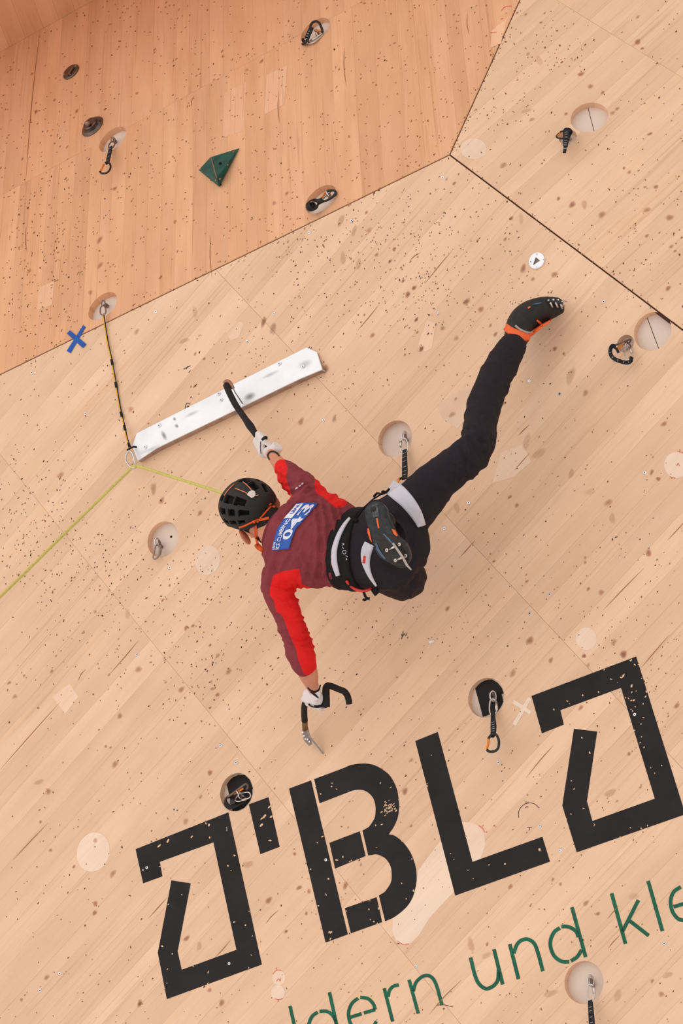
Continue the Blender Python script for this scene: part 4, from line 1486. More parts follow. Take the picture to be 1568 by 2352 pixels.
def loft(mb, st, sub=5, seg=22, ref=None, round_ends=(True, True)):
    """stations (x, y, h, half width in px, half depth in m), smoothly interpolated"""
    rows = []
    n = len(st)
    for i in range(n - 1):
        p0 = st[i - 1] if i > 0 else tuple(2 * a - b for a, b in zip(st[0], st[1]))
        p3 = st[i + 2] if i + 2 < n else tuple(2 * a - b for a, b in zip(st[-1], st[-2]))
        p1, p2 = st[i], st[i + 1]
        for k in range(sub):
            t = k / sub
            rows.append(tuple(0.5 * (2 * b + (c - a) * t + (2 * a - 5 * b + 4 * c - d) * t * t + (3 * b - a - 3 * c + d) * t ** 3)
                              for a, b, c, d in zip(p0, p1, p2, p3)))
    rows.append(st[-1])
    path = [F.p(r[0], r[1], r[2]) for r in rows]
    rad = [(max(r[4], 0.002), max(r[3] * F.sc(r[0], r[1], r[2]), 0.002)) for r in rows]

    def cap(end):
        i, j = (0, 1) if end == 0 else (-1, -2)
        d = (path[i] - path[j]).normalized()
        rr = min(rad[i])
        ex = []
        for a in (30, 55, 75, 87):
            s, c = math.sin(math.radians(a)), math.cos(math.radians(a))
            ex.append((path[i] + d * (rr * 0.8 * s), (rad[i][0] * c, rad[i][1] * c)))
        return ex
    if round_ends[0]:
        ex = cap(0)
        path = [e[0] for e in reversed(ex)] + path
        rad = [e[1] for e in reversed(ex)] + rad
    if round_ends[1]:
        ex = cap(1)
        path += [e[0] for e in ex]
        rad += [e[1] for e in ex]
    tube(mb, path, rad, seg, ref=ref or NRM)


def fuse(mb, voxel, smooth_it=6, fac=0.5):
    """one continuous surface out of overlapping closed shapes"""
    o = mb.build('fuse_tmp', M_WEB, None)
    md = o.modifiers.new('r', 'REMESH')
    md.mode = 'VOXEL'
    md.voxel_size = voxel
    md.use_smooth_shade = True
    if smooth_it:
        ms = o.modifiers.new('s', 'SMOOTH')
        ms.factor = fac
        ms.iterations = smooth_it
    bpy.context.view_layer.update()
    dg = bpy.context.evaluated_depsgraph_get()
    me = bpy.data.meshes.new_from_object(o.evaluated_get(dg))
    bpy.data.objects.remove(o)
    out = MB()
    out.v = [v.co.copy() for v in me.vertices]
    out.f = [tuple(p.vertices) for p in me.polygons]
    out.m = [0] * len(out.f)
    out.n = [v.normal.copy() for v in me.vertices]
    bpy.data.meshes.remove(me)
    return out


def folds(mb, fn):
    mb.v = [v + n * fn(v) for v, n in zip(mb.v, mb.n)]
    return mb


def bvh(*mbs):
    vs, fs = [], []
    for m in mbs:
        b = len(vs)
        vs += m.v
        fs += [tuple(i + b for i in f) for f in m.f]
    return BVHTree.FromPolygons(vs, fs)


def hit(tree, x, y, lift=0.0, fallback_h=0.45):
    d = ray(x, y).normalized()
    loc, nor, idx, dist = tree.ray_cast(CAM, d)
    if loc is None:
        return F.p(x, y, fallback_h)
    return loc + (nor if nor.dot(d) < 0 else -nor) * lift * 0.5 - d * lift * 0.5


def surf_ribbon(mb, tree, px, widths, lift, sub=6, across=4, fb=0.45, mi=0):
    """thin cloth strip that lies on a surface: px path with a width in px per point"""
    pts = catmull([Vector((x, y, w)) for (x, y), w in zip(px, widths)], sub) if len(px) > 2 else \
        [Vector((px[0][0] + (px[1][0] - px[0][0]) * t / 6, px[0][1] + (px[1][1] - px[0][1]) * t / 6, widths[0] + (widths[1] - widths[0]) * t / 6)) for t in range(7)]
    n = len(pts)
    topv, botv = [], []
    for i in range(n):
        t = pts[min(i + 1, n - 1)] - pts[max(i - 1, 0)]
        t = Vector((t.x, t.y)).normalized()
        s = Vector((-t.y, t.x))
        for k in range(across + 1):
            o = (k / across - 0.5) * pts[i].z
            x, y = pts[i].x + s.x * o, pts[i].y + s.y * o
            edge = 0.4 if k in (0, across) else 1.0
            p = hit(tree, x, y, lift * edge, fb)
            topv.append(p)
            botv.append(p - (CAM - p).normalized() * -1 * -0.004)
    m = across + 1
    fs = []
    for i in range(n - 1):
        for k in range(across):
            a, b, c, d = i * m + k, i * m + k + 1, (i + 1) * m + k + 1, (i + 1) * m + k
            fs.append((a, b, c, d))
    nn = (topv[1] - topv[0]).cross(topv[m] - topv[0])
    if nn.dot(CAM - topv[0]) < 0:
        fs = [tuple(reversed(f)) for f in fs]
    # thickness: back sheet a little below, rims closed
    N_ = len(topv)
    back = [tuple(i + N_ for i in reversed(f)) for f in fs]
    rim = []
    loop = [i * m for i in range(n)] + [(n - 1) * m + k for k in range(1, m)] + [i * m + across for i in range(n - 2, -1, -1)] + [k for k in range(across - 1, 0, -1)]
    for i in range(len(loop)):
        a, b = loop[i], loop[(i + 1) % len(loop)]
        rim.append((a, b, b + N_, a + N_))
    mb.add(topv + [p + (p - CAM).normalized() * 0.003 for p in topv], fs + back + rim, mi)


def poly_sd(poly, x, y):
    d = 1e9
    n = len(poly)
    for i in range(n):
        x0, y0 = poly[i]
        x1, y1 = poly[(i + 1) % n]
        dx, dy = x1 - x0, y1 - y0
        t = max(0, min(1, ((x - x0) * dx + (y - y0) * dy) / (dx * dx + dy * dy)))
        d = min(d, math.hypot(x - x0 - t * dx, y - y0 - t * dy))
    return d if inside(poly, x, y) else -d


# ---------------------------------------------------------------- cloth, skin and gear materials
def cloth(name, col, col2=None, attr=None, rough=0.85, var=0.16, heather=900.0, folds_b=0.35, streak=0.0):
    m, nt, b = nodes(name)
    L = nt.links.new
    tc = N(nt, 'ShaderNodeTexCoord')
    n1 = N(nt, 'ShaderNodeTexNoise', Scale=heather, Detail=2.0)
    n2 = N(nt, 'ShaderNodeTexNoise', Scale=14.0, Detail=3.0)
    L(tc.outputs['Object'], n1.inputs['Vector'])
    L(tc.outputs['Object'], n2.inputs['Vector'])
    add = N(nt, 'ShaderNodeMath', operation='ADD')
    L(n1.outputs['Fac'], add.inputs[0])
    L(n2.outputs['Fac'], add.inputs[1])
    mr = N(nt, 'ShaderNodeMapRange')
    mr.inputs['From Min'].default_value = 0.6
    mr.inputs['From Max'].default_value = 1.4
    mr.inputs['To Min'].default_value = 1 - var
    mr.inputs['To Max'].default_value = 1 + var
    L(add.outputs[0], mr.inputs['Value'])
    sc = N(nt, 'ShaderNodeVectorMath', operation='SCALE')
    L(mr.outputs[0], sc.inputs['Scale'])
    if attr:
        at = N(nt, 'ShaderNodeAttribute', attribute_name=attr)
        ms = N(nt, 'ShaderNodeMapRange', interpolation_type='SMOOTHSTEP')
        ms.inputs['From Min'].default_value = -0.5
        ms.inputs['From Max'].default_value = 0.5
        L(at.outputs['Fac'], ms.inputs['Value'])
        mx = N(nt, 'ShaderNodeMix', data_type='RGBA')
        mx.inputs['A'].default_value = col
        mx.inputs['B'].default_value = col2
        L(ms.outputs[0], mx.inputs['Factor'])
        L(mx.outputs['Result'], sc.inputs[0])
    else:
        sc.inputs[0].default_value = col[:3]
    L(sc.outputs['Vector'], b.inputs['Base Color'])
    b.inputs['Roughness'].default_value = rough
    b.inputs['Specular IOR Level'].default_value = 0.15
    b.inputs['Sheen Weight'].default_value = 0.0
    n3 = N(nt, 'ShaderNodeTexNoise', Scale=38.0, Detail=3.0, Distortion=0.8)
    L(tc.outputs['Object'], n3.inputs['Vector'])
    bp = N(nt, 'ShaderNodeBump', Strength=folds_b, Distance=0.01)
    L(n3.outputs['Fac'], bp.inputs['Height'])
    L(bp.outputs['Normal'], b.inputs['Normal'])
    return m


M_SHIRT = cloth('maroon_and_red_jersey', srgb(134, 58, 64), srgb(226, 36, 36), 'red', folds_b=0.55)
M_TROUSER = cloth('black_trousers', srgb(41, 34, 40), rough=0.8, var=0.12, folds_b=0.5)
M_SKIN = plain('skin', srgb(208, 140, 112), 0.5, var=0.06, scale=25, bump=0.05, bscale=400)
M_HAIR = plain('dark_hair', srgb(26, 20, 18), 0.7, var=0.4, scale=300, bump=0.6, bscale=900)
M_GLOVE = cloth('white_glove', srgb(226, 216, 214), rough=0.7, var=0.06, folds_b=0.3)
M_BLACKTRIM = plain('black_trim', srgb(30, 28, 28), 0.7)
M_HELMET = plain('matte_black_foam', srgb(40, 36, 34), 0.6, var=0.1, scale=300, bump=0.25, bscale=700)
M_INNER = plain('helmet_inside', srgb(10, 9, 9), 0.9)
M_ORANGE = plain('orange_strap', srgb(222, 88, 28), 0.6, var=0.12, scale=150, bump=0.2, bscale=500)
M_PEACH = plain('orange_elastic', srgb(238, 140, 100), 0.6)
M_CLIP = plain('pale_plastic', srgb(214, 202, 198), 0.45)
M_BIB = cloth('blue_bib', srgb(58, 98, 178), rough=0.5, var=0.1, folds_b=0.15)
M_BIBWHITE = plain('bib_white_print', srgb(228, 226, 240), 0.6, var=0.03)
M_BIBBLUE = plain('bib_blue_print', srgb(50, 80, 160), 0.6, var=0.03)
M_HARN = cloth('harness_black', srgb(30, 27, 29), rough=0.8, var=0.2, folds_b=0.3)
M_HARNW = cloth('harness_pale_grey', srgb(206, 200, 210), rough=0.75, var=0.05, folds_b=0.12)
M_REDLOOP = plain('red_gear_loop', srgb(216, 58, 48), 0.4)
M_RUBBER = plain('shoe_rubber', srgb(40, 43, 46), 0.38, var=0.5, scale=60, bump=0.5, bscale=130)
M_UPPER = plain('shoe_upper', srgb(36, 33, 32), 0.55, var=0.3, scale=45, bump=0.4, bscale=150)
M_SHOEORANGE = plain('shoe_orange', srgb(240, 104, 50), 0.5, var=0.08)
M_CARBON = plain('carbon_sole', srgb(44, 34, 29), 0.4, var=0.3, scale=180)
M_BLUEGLOSS = plain('blue_gloss_stripe', srgb(74, 96, 120), 0.25, var=0.2, scale=60)
M_GREYTRIM = plain('grey_trim', srgb(178, 166, 156), 0.6)

# ---------------------------------------------------------------- body surface (skin)
ARM_R = [(690, 1140, 0.47), (655, 1084, 0.31), (621, 1040, 0.17)]        # shoulder, elbow, wrist of the raised arm
mb = MB()
loft(mb, [(890, 1256, .42, 66, .075), (830, 1262, .43, 66, .078), (760, 1248, .45, 74, .086), (700, 1236, .465, 80, .09), (655, 1224, .475, 72, .078), (625, 1214, .48, 42, .06)])
loft(mb, [(645, 1222, .48, 34, .055), (612, 1206, .475, 33, .055), (588, 1192, .47, 36, .06)])                       # neck
loft(mb, [(700, 1145, .47, 26, .045), (678, 1112, .40, 24, .042), (655, 1084, .31, 20, .036), (640, 1064, .25, 16, .03), (629, 1050, .205, 14.5, .026), (621, 1040, .175, 12, .02), (615, 1034, .165, 8, .012)], seg=16)
loft(mb, [(652, 1288, .47, 26, .042), (642, 1340, .475, 25, .042), (660, 1405, .45, 20, .034), (681, 1465, .425, 19, .032), (697, 1512, .39, 20, .034), (707, 1545, .34, 23, .036), (714, 1567, .29, 17, .028),
          (720, 1584, .245, 13, .021), (723, 1596, .22, 9, .012)], seg=18)
loft(mb, [(905, 1215, .42, 44, .07), (985, 1118, .435, 34, .06), (1058, 1064, .445, 28, .045), (1095, 1028, .44, 25, .042), (1103, 960, .36, 24, .04), (1135, 885, .26, 22, .036), (1170, 812, .17, 19, .03),
          (1190, 765, .12, 22, .035), (1215, 722, .09, 20, .035), (1265, 706, .06, 14, .03)])
mb2 = MB()
loft(mb, [(885, 1285, .42, 42, .066), (908, 1308, .32, 38, .06), (922, 1322, .22, 30, .048)], ref=IMG_UP)
loft(mb, [(922, 1318, .22, 29, .046), (912, 1292, .32, 28, .044), (900, 1255, .46, 24, .038), (892, 1228, .575, 20, .03), (884, 1206, .62, 16, .024), (892, 1235, .605, 14, .02)], ref=IMG_RT)
# head with jaw, nose and brow
HC = F.p(580, 1177, .47)
H_UP = (ROT @ Vector((-.51, .68, .52))).normalized()                   # crown
H_FW = ROT @ Vector((-.619, .123, -.768))
H_FW = (H_FW - H_UP * H_FW.dot(H_UP)).normalized()                     # face
H_LF = H_UP.cross(H_FW)                                                # his left ear
if H_LF.dot(IMG_UP) > 0:
    H_LF = -H_LF


def hp(f, l, u):
    return HC + H_FW * f + H_LF * l + H_UP * u


ball(mb, hp(0.0, 0, 0.012), 1, 24, 16, ax=(H_FW * .092, H_LF * .072, H_UP * .09))
ball(mb, hp(0.035, 0, -0.055), 1, 20, 14, ax=(H_FW * .066, H_LF * .056, H_UP * .07))
ball(mb, hp(0.075, 0, -0.10), 1, 12, 8, ax=(H_FW * .024, H_LF * .026, H_UP * .02))
ball(mb, hp(0.100, 0, -0.030), 1, 12, 8, ax=(H_FW * .024, H_LF * .014, H_UP * .026))
ball(mb, hp(0.082, 0.0, 0.012), 1, 14, 8, ax=(H_FW * .02, H_LF * .055, H_UP * .014))
BODY = fuse(mb, 0.0068, 5)
body = BODY.build('person', M_SKIN, None, M=Matrix.Translation(F.p(880, 1260, .42)))
tag(body, 'person in maroon and red shirt, black trousers and helmet, hanging from two ice axes', 'person')
T_BODY = bvh(BODY)
# ears, eyes, mouth
for s in (-1, 1):
    mb = MB()
    c = hp(-0.006, s * 0.083, -0.040)
    e_f = (H_FW * 0.72 + H_UP * 0.2 - H_LF * s * 0.7).normalized()
    e_u = (H_UP - e_f * H_UP.dot(e_f)).normalized()
    e_n = e_f.cross(e_u) * (1 if e_f.cross(e_u).dot(H_LF * s) > 0 else -1)
    ball(mb, c, 1, 18, 10, ax=(e_f * .021, e_n * .006, e_u * .035))
    loop = [c + e_f * (0.0195 * math.cos(a)) + e_u * (0.033 * math.sin(a)) + e_n * 0.004 for a in [math.radians(20 + 250 * k / 16) for k in range(17)]]
    tube(mb, loop, 0.0046, 8)
    mb.build('ear', M_SKIN, body)
    mb = MB()
    ball(mb, hp(0.086, s * 0.031, 0.0), 0.0115, 12, 8)
    mb.build('eye', M_CLIP, body)
mb = MB()
ball(mb, hp(0.098, 0, -0.068), 1, 12, 6, ax=(H_FW * .007, H_LF * .024, H_UP * .007))
mb.build('mouth', plain('lips', srgb(180, 100, 92), 0.5), body)
# hair at the back of the head and nape
mb = MB()
ball(mb, hp(-0.014, 0, 0.008), 1, 30, 22, ax=(H_FW * .088, H_LF * .077, H_UP * .092))
ball(mb, hp(-0.035, 0, -0.055), 1, 20, 12, ax=(H_FW * .052, H_LF * .058, H_UP * .05))
ball(mb, hp(-0.030, 0.01, -0.085), 1, 20, 12, ax=(H_FW * .045, H_LF * .052, H_UP * .04))
loft(mb, [(598, 1180, .485, 32, .052), (614, 1194, .488, 36, .056), (634, 1208, .485, 37, .057)])
HAIR = fuse(mb, 0.006, 3)
HAIR.build('hair', M_HAIR, body)

# ---------------------------------------------------------------- shirt
mb = MB()
loft(mb, [(815, 1265, .432, 84, .108), (798, 1262, .435, 90, .117), (757, 1247, .45, 106, .128), (712, 1238, .465, 116, .134), (672, 1230, .475, 116, .122), (656, 1225, .48, 100, .1), (646, 1221, .48, 76, .082), (640, 1218, .48, 54, .068)], seg=30, round_ends=(True, False))
loft(mb, [(724, 1165, .47, 42, .07), (706, 1132, .465, 37, .062), (686, 1112, .41, 32, .056), (668, 1093, .345, 26.5, .05), (651, 1077, .29, 21.5, .042)], seg=18, round_ends=(True, False))
loft(mb, [(672, 1290, .47, 52, .08), (640, 1330, .48, 40, .064), (640, 1362, .475, 36, .06), (657, 1402, .46, 33, .054), (674, 1450, .44, 31, .05), (690, 1500, .41, 33, .052), (698, 1522, .385, 29, .05), (704, 1536, .36, 25, .045)], seg=20, round_ends=(True, False))
SHIRT = fuse(mb, 0.0062, 6)
AX_S = (F.p(625, 1214, .48) - F.p(842, 1268, .43)).normalized()
AX_C = AX_S.cross(NRM).normalized()
A2 = (F.p(704, 1540, .36) - F.p(640, 1335, .48)).normalized()
A1 = (F.p(645, 1068, .27) - F.p(700, 1140, .47)).normalized()


FOLD_LINES = [([(735, 1150), (745, 1200), (748, 1260), (742, 1320)], 4, .008), ([(755, 1160), (768, 1210), (768, 1270), (758, 1335)], 4, .009),
              ([(775, 1170), (786, 1215), (783, 1280)], 3.5, .008), ([(720, 1170), (728, 1220), (725, 1290), (715, 1340)], 4, .006),
              ([(650, 1182), (680, 1152), (706, 1120)], 4.5, .010), ([(664, 1152), (690, 1132), (720, 1118)], 4, .008), ([(668, 1168), (700, 1140), (726, 1130)], 4, .007),
              ([(640, 1232), (626, 1290), (612, 1335)], 5, .008), ([(662, 1272), (640, 1312)], 4, .006), ([(700, 1300), (730, 1332), (775, 1346)], 4, .007),
              ([(740, 1290), (765, 1325), (790, 1340)], 4, .007), ([(690, 1270), (700, 1310), (688, 1340)], 4, .005), ([(625, 1350), (660, 1362), (690, 1352)], 3.5, .008),
              ([(620, 1372), (650, 1385), (685, 1378)], 3.5, .006), ([(655, 1455), (680, 1462), (706, 1455)], 3, .005), ([(660, 1472), (690, 1478), (716, 1468)], 3, .006),
              ([(668, 1486), (695, 1490), (720, 1486)], 3, .004), ([(645, 1418), (670, 1424), (697, 1418)], 3, .005), ([(636, 1098), (655, 1112), (690, 1096)], 3, .006),
              ([(645, 1115), (668, 1125), (700, 1108)], 3, .006), ([(640, 1082), (655, 1092), (672, 1082)], 2.5, .005)]


def line_folds(x, y, lines):
    r = 0.0
    for pl, w, a in lines:
        d = 1e9
        for (x0, y0), (x1, y1) in zip(pl[:-1], pl[1:]):
            dx, dy = x1 - x0, y1 - y0
            t = max(0, min(1, ((x - x0) * dx + (y - y0) * dy) / (dx * dx + dy * dy)))
            d = min(d, math.hypot(x - x0 - t * dx, y - y0 - t * dy))
        if d < 5 * w:
            r += a * (math.exp(-(d / w) ** 2) - 0.45 * math.exp(-((d - 2.2 * w) / w) ** 2))
    return r


def shirt_fold(v):
    x, y = project(v)
    k = max(0.0, min(1.0, (800 - x) / 26.0))
    return (shirt_fold_base(v, x, y) + line_folds(x, y, FOLD_LINES)) * k


def shirt_fold_base(v, x, y):
    if y > 1360 and x < 760:                              # lower sleeve
        s = v.dot(A2)
        k = max(0.0, min(1.0, (y - 1370) / 60))
        base = 0.5 + 0.9 * math.exp(-((y - 1462) / 40.0) ** 2)
        q = Vector((s * 34, v.dot(NRM) * 9, v.dot(IMG_RT) * 9))
        rd = (1 - min(1.0, abs(noise.noise(q * 0.9 + Vector((5, 1, 2)))) * 3.0)) ** 2
        return k * (0.0028 * base * rd + 0.0045 * base * noise.noise(q) + 0.0004 * math.sin(s * 260 + 5.0 * noise.noise(v * 10)) * base) + 0.002 * noise.noise(v * 30)
    if x < 712 and y < 1135:                              # raised sleeve
        s = v.dot(A1)
        q = Vector((s * 42, v.dot(NRM) * 9, v.dot(IMG_RT) * 9))
        rd = (1 - min(1.0, abs(noise.noise(q * 0.9 + Vector((5, 1, 2)))) * 3.0)) ** 2
        return 0.0045 * rd + 0.004 * noise.noise(q) + 0.0013 * math.sin(s * 270 + 5.0 * noise.noise(v * 10)) + 0.002 * noise.noise(v * 30)
    a, c = v.dot(AX_S), v.dot(AX_C)
    q = Vector((a * 24 + c * 6, c * 5 - a * 3, v.dot(NRM) * 6))
    w = 0.55 + 0.6 * max(0.0, min(1.0, (x - 690) / 100))
    q2 = Vector((a * 8 - c * 10, c * 16 + a * 8, v.dot(NRM) * 5))
    rd = (1 - min(1.0, abs(noise.noise(q * 0.8 + Vector((3, 7, 1)))) * 3.0)) ** 2
    rd2 = (1 - min(1.0, abs(noise.noise(q2 * 0.6 + Vector((9, 2, 5)))) * 3.0)) ** 2
    return 0.007 * w * rd + 0.005 * rd2 + 0.010 * w * noise.noise(q) + 0.006 * noise.noise(q2) + 0.002 * noise.noise(v * 40)


folds(SHIRT, shirt_fold)
shirt = SHIRT.build('shirt', M_SHIRT, body)
T_SHIRT = bvh(SHIRT)
RED = [[(627, 1322), (645, 1313), (687, 1306), (693, 1342), (720, 1352), (770, 1400), (770, 1570), (698, 1549), (684, 1514), (680, 1491), (671, 1472), (664, 1456), (657, 1437), (650, 1418), (642, 1409),
        (634, 1405), (629, 1380), (619, 1367), (620, 1348)],
       [(610, 1072), (630, 1055), (651, 1050), (661, 1076), (656, 1093), (660, 1110), (666, 1126), (671, 1138), (664, 1150), (640, 1130), (620, 1100)],
       [(722, 1120), (722, 1100), (760, 1110), (800, 1150), (790, 1164), (772, 1167), (758, 1156), (742, 1141), (727, 1134)]]
at = shirt.data.attributes.new('red', 'FLOAT', 'POINT')
at.data.foreach_set('value', [max(poly_sd(p, *project(v)) for p in RED) for v in SHIRT.v])
mb = MB()
for p0, p1, w_ in (((678, 1123), (684, 1119), 3.0), ((686, 1117), (690, 1115), 3.0), ((692, 1113), (696, 1109), 2.6)):
    surf_ribbon(mb, T_SHIRT, [p0, p1], [w_, w_], 0.003, across=1)
tag(mb.build('sleeve_logo', M_BIBWHITE, shirt, smooth=False), kind='stuff')
# collar
mb = MB()
c_0 = F.p(638, 1219, .48)
v_1 = F.p(661, 1172, .48) - c_0
cc = [c_0 + v_1 * math.cos(a) + NRM * (0.066 * math.sin(a)) for a in [2 * math.pi * k / 28 for k in range(28)]]
tube(mb, cc, 0.009, 8, closed=True)
mb.build('collar', cloth('maroon_collar', srgb(122, 50, 56)), shirt)

# ---------------------------------------------------------------- trousers
mb = MB()
loft(mb, [(806, 1262, .43, 84, .112), (830, 1262, .43, 89, .118), (862, 1258, .425, 104, .124), (895, 1248, .42, 108, .125), (925, 1236, .42, 88, .11)], seg=28)
loft(mb, [(888, 1212, .42, 66, .1), (926, 1184, .425, 61, .1), (962, 1150, .43, 54, .092), (1000, 1107, .44, 47, .082), (1042, 1074, .445, 44, .075), (1078, 1046, .448, 43, .072), (1096, 1020, .43, 40, .068), (1101, 985, .39, 38.5, .064),
          (1112, 932, .33, 40, .062), (1139, 864, .26, 39, .058), (1164, 817, .195, 37, .053), (1175, 798, .165, 33, .05), (1180, 788, .15, 30.5, .047)], seg=24, round_ends=(True, False))
loft(mb, [(868, 1282, .42, 66, .105), (892, 1300, .36, 64, .1), (915, 1318, .28, 60, .092), (929, 1330, .20, 52, .082)], ref=IMG_UP, seg=24)
loft(mb, [(928, 1328, .20, 48, .078), (921, 1308, .30, 47, .076), (910, 1280, .40, 45, .072), (898, 1250, .50, 43, .066), (888, 1228, .575, 41, .062)], ref=IMG_RT, seg=24, round_ends=(True, False))
TROUS = fuse(mb, 0.0068, 6)
TH1 = (F.p(1090, 1040, .44) - F.p(930, 1166, .42)).normalized()
SH1 = (F.p(1184, 780, .135) - F.p(1100, 1000, .4)).normalized()


T_LINES = [([(1068, 1005), (1080, 1035), (1075, 1075), (1058, 1100)], 3.5, .006), ([(1085, 985), (1098, 1020), (1108, 1050)], 4, .006), ([(1070, 985), (1090, 1000), (1118, 1010)], 3.5, .005),
           ([(1050, 1025), (1062, 1055), (1062, 1085)], 3, .004), ([(1110, 960), (1120, 1000), (1118, 1035)], 4, .006), ([(1030, 1040), (1040, 1070), (1035, 1105)], 3, .004),
           ([(930, 1345), (950, 1310), (956, 1285)], 5, .005), ([(905, 1340), (935, 1325), (960, 1330)], 5, .004), ([(900, 1355), (930, 1352), (965, 1345)], 5, .004),
           ([(945, 1370), (958, 1330), (955, 1300)], 5, .004), ([(880, 1330), (905, 1350), (940, 1368)], 5, .004), ([(1105, 880), (1135, 890), (1160, 880)], 4, .003),
           ([(950, 1250), (958, 1220), (965, 1195)], 4, .004), ([(1150, 815), (1170, 830), (1190, 826)], 3.5, .004)]


def trouser_fold(v):
    x, y = project(v)
    return trouser_fold_base(v, x, y) + line_folds(x, y, T_LINES)


def trouser_fold_base(v, x, y):
    kx = math.exp(-(((x - 1085) / 55.0) ** 2 + ((y - 1045) / 60.0) ** 2))
    a = v.dot(TH1) if y > 1010 else v.dot(SH1)
    r = 0.0022 * noise.noise(v * 22)
    qq = Vector((a * 20, v.dot(NRM) * 7, v.dot(IMG_UP) * 9 + v.dot(IMG_RT) * 4))
    r += (0.002 + 0.004 * kx) * (1 - min(1.0, abs(noise.noise(qq)) * 3.0)) ** 2
    r += kx * 0.004 * math.sin(a * 95 + (x - y) * 0.01 + 4 * noise.noise(v * 9))
    if x > 990:
        r += 0.0035 * noise.noise(Vector((a * 30, v.dot(NRM) * 8, v.dot(IMG_RT) * 8)))
    if x < 990:
        k = math.exp(-(((x - 940) / 50.0) ** 2 + ((y - 1320) / 55.0) ** 2))
        r += k * 0.003 * math.sin(x * 0.13 - y * 0.10 + 3 * noise.noise(v * 10)) + 0.0035 * noise.noise(v * 12)
    return r


folds(TROUS, trouser_fold)
hem_c = F.p(887, 1226, .585)
trousers = TROUS.build('trousers', M_TROUSER, body)
T_TR = bvh(TROUS)
hem_u, hem_w = F.p(931, 1234, .585) - hem_c, F.p(884, 1262, .60) - hem_c
mb = MB()
tube(mb, [hem_c + hem_u * math.cos(a) + hem_w * math.sin(a) for a in [2 * math.pi * k / 30 for k in range(30)]], 0.006, 8, closed=True)
mb.build('hem', M_TROUSER, trousers)
T_ALL = bvh(SHIRT, TROUS, BODY)

# ---------------------------------------------------------------- harness
mb = MB()
loft(mb, [(788, 1259, .433, 95, .128), (806, 1261, .433, 97, .134), (826, 1262, .43, 98, .134), (842, 1262, .43, 100, .13)], seg=34, sub=4, round_ends=(False, False))
HB = fuse(mb, 0.0065, 4)
folds(HB, lambda v: 0.004 * noise.noise(Vector((v.dot(AX_S) * 60, v.dot(AX_C) * 8, 0))))
belt = HB.build('harness_belt', M_HARN, body)
T_H = bvh(HB, SHIRT, TROUS)
mb = MB()
surf_ribbon(mb, T_H, [(803, 1190), (790, 1207), (777, 1232), (768, 1262), (768, 1292), (776, 1322)], [6, 9, 11, 13, 14, 10], 0.006)
w = mb.build('belt_edge', M_HARNW, belt)
mb = MB()
for p0, p1 in (((787, 1248), (790, 1252)), ((790, 1248), (787, 1253)), ((786, 1256), (789, 1260)), ((794, 1276), (798, 1279)), ((796, 1282), (796, 1286))):
    surf_ribbon(mb, T_H, [p0, p1], [1.4, 1.4], 0.008, across=1)
tube(mb, [hit(T_H, 791 + 4 * math.cos(a), 1268 + 4.5 * math.sin(a), 0.006) for a in [2 * math.pi * k / 14 for k in range(14)]], 0.0011, 6, closed=True)
tag(mb.build('belt_print', M_HARNW, belt, smooth=False), kind='stuff')
mb = MB()
surf_ribbon(mb, T_TR, [(894, 1118), (912, 1130), (935, 1152), (955, 1180), (968, 1208)], [34, 38, 34, 28, 20], 0.008, sub=8, across=8)
mb.build('leg_loop', M_HARNW, belt)['label'] = 'pale grey leg loop'
mb = MB()
surf_ribbon(mb, T_TR, [(849, 1248), (842, 1266), (840, 1288), (845, 1310), (853, 1328), (864, 1345)], [24, 25, 20, 13, 9, 5], 0.008, sub=8, across=6)
mb.build('leg_loop', M_HARNW, belt)['label'] = 'pale grey leg loop'
mb = MB()
surf_ribbon(mb, bvh(TROUS), [(838, 1277), (836, 1293)], [9, 8], 0.014, across=2)
rt_ = mb.build('red_tag', M_REDLOOP, belt)
mb = MB()
surf_ribbon(mb, bvh(TROUS), [(837.6, 1280), (836.6, 1290)], [2.2, 2.2], 0.019, across=1)
surf_ribbon(mb, bvh(TROUS), [(833.6, 1285), (840.6, 1285.5)], [2.4, 2.4], 0.0195, across=1)
tag(mb.build('white_cross', M_HARNW, belt, smooth=False), kind='stuff')
mb = MB()
tube(mb, catmull([hit(T_H, 797, 1333, 0.012, .45), F.p(803, 1343, .47), F.p(815, 1353, .47), F.p(832, 1357.5, .465), F.p(846, 1355, .455), F.p(853, 1349, .44)], 6), 0.0052, 8)
mb.build('gear_loop', M_REDLOOP, belt)
mb = MB()
tube(mb, catmull([F.p(834, 1357, .46), F.p(838, 1368, .465), F.p(842, 1374, .465), F.p(849, 1375, .46)], 5), [0.005] * 15 + [0.007], 8)
tube(mb, catmull([F.p(842, 1373, .465), F.p(838, 1378, .465), F.p(834, 1377, .462)], 4), 0.0045, 8)
mb.build('webbing_tail', M_HARN, belt)
mb = MB()
strap(mb, [F.p(856, 1349, .44), F.p(861, 1357, .445), F.p(866, 1364, .445)], NRM, 0.011, 0.004)
mb.build('webbing_tab', M_HARN, belt, smooth=False)
mb = MB()
tube(mb, [hit(T_ALL, x, y, 0.006) for x, y in [(893, 1124), (884, 1130), (872, 1137), (856, 1147), (838, 1166), (822, 1186), (812, 1199)]], 0.0028, 6)
mb.build('riser_cord', M_HARN, belt)
mb = MB()
ball(mb, F.p(880, 1131, .46), 0.008)
tube(mb, catmull([F.p(858, 1141, .47), F.p(866, 1133, .475), F.p(876, 1135, .475), F.p(888, 1129, .47), F.p(894, 1122, .47)], 4), 0.0042, 6)
ball(mb, hit(T_ALL, 819, 1197, 0.006), 0.0065)
tag(mb.build('cord_knots', M_HARN, belt), kind='stuff')

